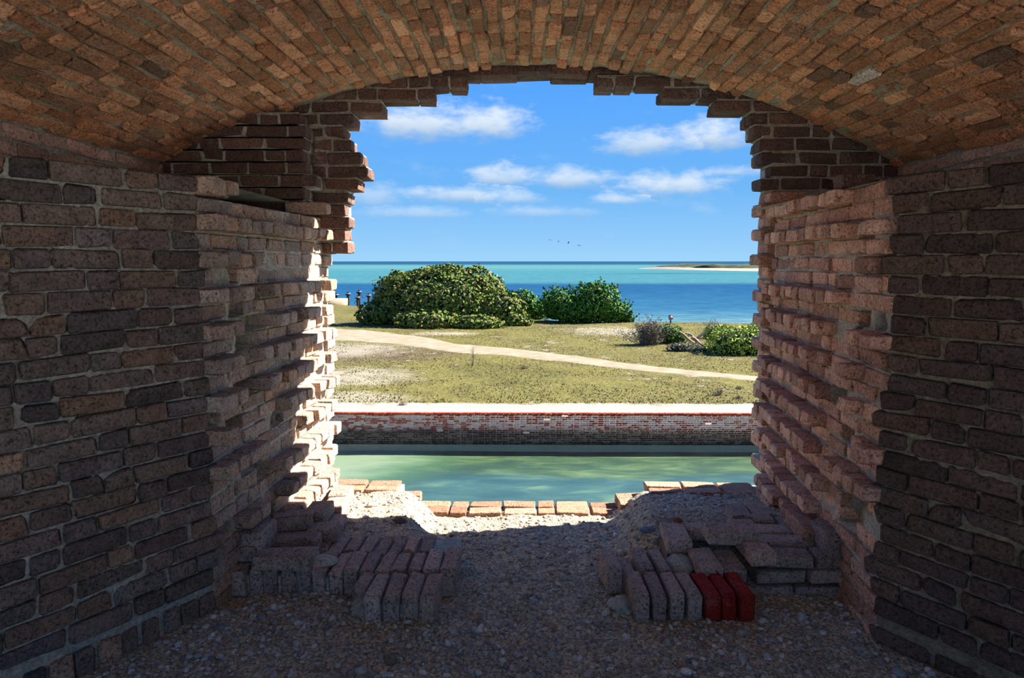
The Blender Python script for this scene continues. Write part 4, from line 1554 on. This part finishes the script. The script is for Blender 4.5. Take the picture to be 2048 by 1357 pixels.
sh, tips = twig_shrub('twig_shrub', 1297, 690, 636, 42, 46.0, 'grey leafless twiggy shrub left of the small green bush', 150, 11)
rng = np.random.default_rng(3)
P = np.repeat(tips, 4, 0) + rng.normal(0, 0.09, (len(tips) * 4, 3))
V, Fq = leaves(P, rng.normal(0, 1, P.shape), 0.045, rng)
child('leaves', fast_mesh('leaves', V, Fq, M_LEAF4), sh, kind='stuff')
twig_shrub('twig_shrub', 1425, 664, 632, 26, 50.0, 'tangle of bare grey twigs standing behind the driftwood logs', 70, 12)
twig_shrub('dry_sapling', 946, 719, 676, 7, 36.6, 'thin bare sapling standing at the near edge of the sand path', 7, 13, 'sapling', None, 0.010)
for k, (x, y0, y1, hw, lab) in enumerate(((806, 811, 800, 14, 'dry brown tuft at the sandy edge above the moat wall, left'), (1437, 790, 772, 14, 'largest brown dry tuft on the grass before the right cheek'),
                                          (1478, 778, 770, 10, 'small dry tuft just right of the largest brown tuft'), (1476, 797, 790, 10, 'small dry tuft below the largest brown tuft'),
                                          (1048, 738, 728, 12, 'dry grass tuft below the sand path near the centre'))):
    Y = at_z(x, y0, Z_LAND)[1]
    twig_shrub('dry_tuft', x, y0, y1, hw, Y, lab, 40, 20 + k, 'tuft', M_TWIG, 0.006)

# driftwood ------------------------------------------------------------------------
for k, (x0, y0, x1, y1, Y, r, lab) in enumerate((
        (1358, 664, 1388, 687, 46.0, 0.085, 'long grey driftwood log leaning between the green bushes'),
        (1376, 668, 1398, 682, 45.6, 0.075, 'short pale driftwood log beside the long leaning log'),
        (1384, 676, 1404, 690, 45.2, 0.11, 'thick bleached driftwood stump end nearest the grass'),
        (1430, 650, 1394, 676, 47.5, 0.11, 'dark driftwood branch topmost by the shore'))):
    a, b = Vector(at_y(x0, y0, Y)), Vector(at_y(x1, y1, Y - 0.5))
    c = (a + b) / 2
    d = (b - a)
    pts = [a, a + d * 0.3 + Vector((0, 0, 0.05)), a + d * 0.65 + Vector((0, 0, -0.02)), b]
    Vt, Ft = tube_arrays([q - c for q in pts], [r * 0.9, r * 1.1, r, r * 0.7], 7)
    o = link('driftwood_log', quads_to_mesh('driftwood_log', Vt, Ft, M_WOOD if k < 3 else M_TWIG), label=lab, cat='driftwood', group='driftwood by the shore')
    o.location = c
# brick chunk below the stump
o = link('brick_fragment', brick_mesh(5, M_MOAT), label='small red brick chunk lying among the driftwood logs', cat='brick fragment')
o.location = at_y(1372, 689, 44.6)
o.scale = (1.4, 1.4, 1.6)

# warning sign -----------------------------------------------------------------------
M_SIGNW = plain_stone('sign_white', (226, 214, 208))
M_SIGNB = plain_stone('sign_brown', (96, 66, 52))
m, t = new_mat('sign_red')
finish(t, lin(190, 60, 44), 0.6)
M_SIGNR = m
YS = 61.5
pb = at_y(1341, 649, YS)
zg = float(land_z(np.array([pb[0]]), np.array([YS]))[0])
zt = at_y(1341, 630.5, YS)[2]
sg = empty('warning_sign', (pb[0], YS, zg), 'small square sign on a wooden post at the shoreline', 'sign')
child('post', fast_mesh('post', *box_arrays(pb[0] - 0.06, pb[0] + 0.06, YS - 0.04, YS + 0.04, zg - 0.1, zt - 0.02), M_SIGNB), sg)
pl = child('panel', fast_mesh('panel', *box_arrays(pb[0] - 0.19, pb[0] + 0.19, YS - 0.06, YS - 0.04, zt - 0.38, zt), M_SIGNB), sg)
link('panel_face', fast_mesh('panel_face', *box_arrays(pb[0] - 0.12, pb[0] + 0.12, YS - 0.068, YS - 0.06, zt - 0.31, zt - 0.07), M_SIGNW), pl)
V, Fq = [], []
zc_ = zt - 0.19
for k in range(24):
    a = 2 * math.pi * k / 24
    for r in (0.065, 0.09):
        V.append((pb[0] + r * math.cos(a), YS - 0.073, zc_ + r * math.sin(a)))
for k in range(24):
    j = (k + 1) % 24
    Fq.append((2 * k, 2 * k + 1, 2 * j + 1, 2 * j))
n0 = len(V)
V += [(pb[0] - 0.06, YS - 0.073, zc_ + 0.04), (pb[0] - 0.04, YS - 0.073, zc_ + 0.06), (pb[0] + 0.06, YS - 0.073, zc_ - 0.04), (pb[0] + 0.04, YS - 0.073, zc_ - 0.06)]
Fq.append((n0, n0 + 1, n0 + 2, n0 + 3))
link('prohibition_mark', mesh_from('prohibition_mark', V, Fq, M_SIGNR), pl, label='red ring with a slash')

# old dock pilings ---------------------------------------------------------------------
M_CAP = plain_stone('bleached_cap', (206, 190, 180))
PIL = [(636, 587, 604, 98, 1, 'half hidden dock piling at the edge of the left cheek'), (647, 592, 600, 97, 0, 'shortest dock piling beside the half hidden one'),
       (657, 580, 600, 97, 1, 'tall dock piling third from the left cheek'), (672, 586, 600, 96, 0, 'squat dock piling behind the end of the concrete slab'),
       (696, 584, 606, 95, 1, 'thick dock piling just right of the concrete slab'), (718, 580, 604, 100, 1, 'tallest dock piling second from the big bush'),
       (715, 591, 606, 94, 1, 'low wide dock piling in front of the tallest one'), (737, 587, 609, 93, 1, 'dock piling nearest to the big bush')]
for k, (x, y0, y1, Y, br, lab) in enumerate(PIL):
    top, bot = at_y(x, y0, Y), at_y(x, y1, Y)
    s = Y / F_PX
    th_ = empty('dock_piling', (top[0], Y, Z_SEA - 0.5), lab, 'piling', 'old iron dock pilings')
    xw = 3.2 * s
    h = top[2]
    Vt, Ft = tube_arrays([(top[0], Y, Z_SEA - 0.5), (top[0], Y, h - 4.5 * s)], [xw * 0.85, xw * 0.75], 8)
    child('post', quads_to_mesh('post', Vt, Ft, M_IRON), th_)
    cb = child('cross_beam', fast_mesh('cross_beam', *box_arrays(top[0] - 4.5 * s, top[0] + 4.5 * s, Y - xw, Y + xw, h - 7 * s, h - 4.2 * s), M_IRON), th_)
    link('cap', fast_mesh('cap', *box_arrays(top[0] - 4.2 * s, top[0] + 4.2 * s, Y - xw * 0.9, Y + xw * 0.9, h - 4.2 * s, h - 3.2 * s), M_CAP), cb)
    Vt, Ft = tube_arrays([(top[0], Y, h - 4.2 * s), (top[0], Y, h - 0.5 * s), (top[0] + 0.3 * s, Y, h)], [1.6 * s, 1.9 * s, 0.8 * s], 7)
    child('pile_head', quads_to_mesh('pile_head', Vt, Ft, M_IRON), th_)
    if br:
        sd = 1 if k % 2 else -1
        Vt, Ft = tube_arrays([(top[0], Y, h - 6 * s), (top[0] + sd * 8 * s, Y + 0.3, h - 17 * s)], [0.6 * s, 0.6 * s], 5)
        child('brace', quads_to_mesh('brace', Vt, Ft, M_IRON), th_)
a = at_y(612, 602, 92.0)
b = at_y(690, 598, 92.0)
c = ((a + b) / 2)
zg = float(land_z(np.array([c[0]]), np.array([91.0]))[0])
V, Fq = box_arrays(a[0] - c[0], b[0] - c[0], -1.5, 1.5, -0.9, 0.28)
V[:, 2] += 0.05 * RNG.normal(0, 1, 8)
o = link('concrete_slab', fast_mesh('concrete_slab', V, Fq, M_CONC), label='pale broken concrete slab at the water edge behind the left cheek', cat='slab')
o.location = (c[0], 92.0, b[2] - 0.28)

# birds --------------------------------------------------------------------------------
M_BIRD = plain_stone('bird_plumage', (70, 84, 100))
for k, (x, y, tilt, lab) in enumerate(((1100, 481, 0.3, 'leftmost of the tiny far birds above the sea'), (1117, 484, -0.4, 'second tiny far bird from the left above the sea'),
                                       (1137, 486, 0.7, 'third tiny far bird from the left above the sea'), (1158, 492, -0.3, 'rightmost of the tiny far birds above the sea'))):
    V = np.array([(-0.9, 0.1, 0.25), (-0.4, 0.0, 0.36), (0, 0.22, 0.06), (0.4, 0.0, 0.36), (0.9, 0.1, 0.25), (0, -0.35, 0.02), (-0.4, 0.22, 0.33), (0.4, 0.22, 0.33), (0, 0.5, 0.0), (0, 0, -0.1)])
    Fq = [(0, 5, 1), (1, 5, 2), (0, 1, 6), (1, 2, 6), (2, 5, 3), (3, 5, 4), (3, 4, 7), (2, 3, 7), (5, 8, 9), (2, 8, 5)]
    o = link('bird', mesh_from('bird', V.tolist(), Fq, M_BIRD), label=lab, cat='bird', group='far birds over the sea')
    o.location = at_y(x, y, 330.0)
    o.rotation_euler = (0.2, tilt, k)

# grass blades ---------------------------------------------------------------------------
rng = np.random.default_rng(77)
n = 60000
gx = rng.uniform(-20, 27, n)
gy = 26.8 + 40 * rng.random(n) ** 1.5
dpath = np.abs(gy - np.interp(gx, path_mid[:, 0], path_mid[:, 1]))
hp = np.interp(gx, path_mid[:, 0], path_half)
keep = (dpath > hp * 1.1) & (gy < coast_y(gx) - 1.2) & (vnoise(np.stack([gx * 0.5, gy * 0.5, gx * 0], 1)) + 0.5 * vnoise(np.stack([gx * 1.7, gy * 1.7, gx * 0], 1)) > -0.35)
gx, gy = gx[keep], gy[keep]
n = len(gx)
gz = land_z(gx, gy)
h = rng.uniform(0.02, 0.075, n)
a = rng.uniform(0, 6.28, n)
wd = 0.03
dx, dy = np.cos(a) * wd, np.sin(a) * wd
V = np.stack([np.stack([gx - dx, gy - dy, gz - 0.01], 1), np.stack([gx + dx, gy + dy, gz - 0.01], 1),
              np.stack([gx + rng.normal(0, 0.05, n), gy + rng.normal(0, 0.05, n), gz + h], 1)], 1).reshape(-1, 3)
M_BLADE = leaf_material('grass_blade', [(150, 142, 86), (172, 164, 102), (190, 180, 118), (160, 156, 90), (200, 188, 132)], 0.29)
link('grass', fast_mesh('grass', V, np.arange(3 * n).reshape(n, 3), M_BLADE), label='short dry yellow green grass on the flat beyond the moat', cat='grass', kind='stuff')
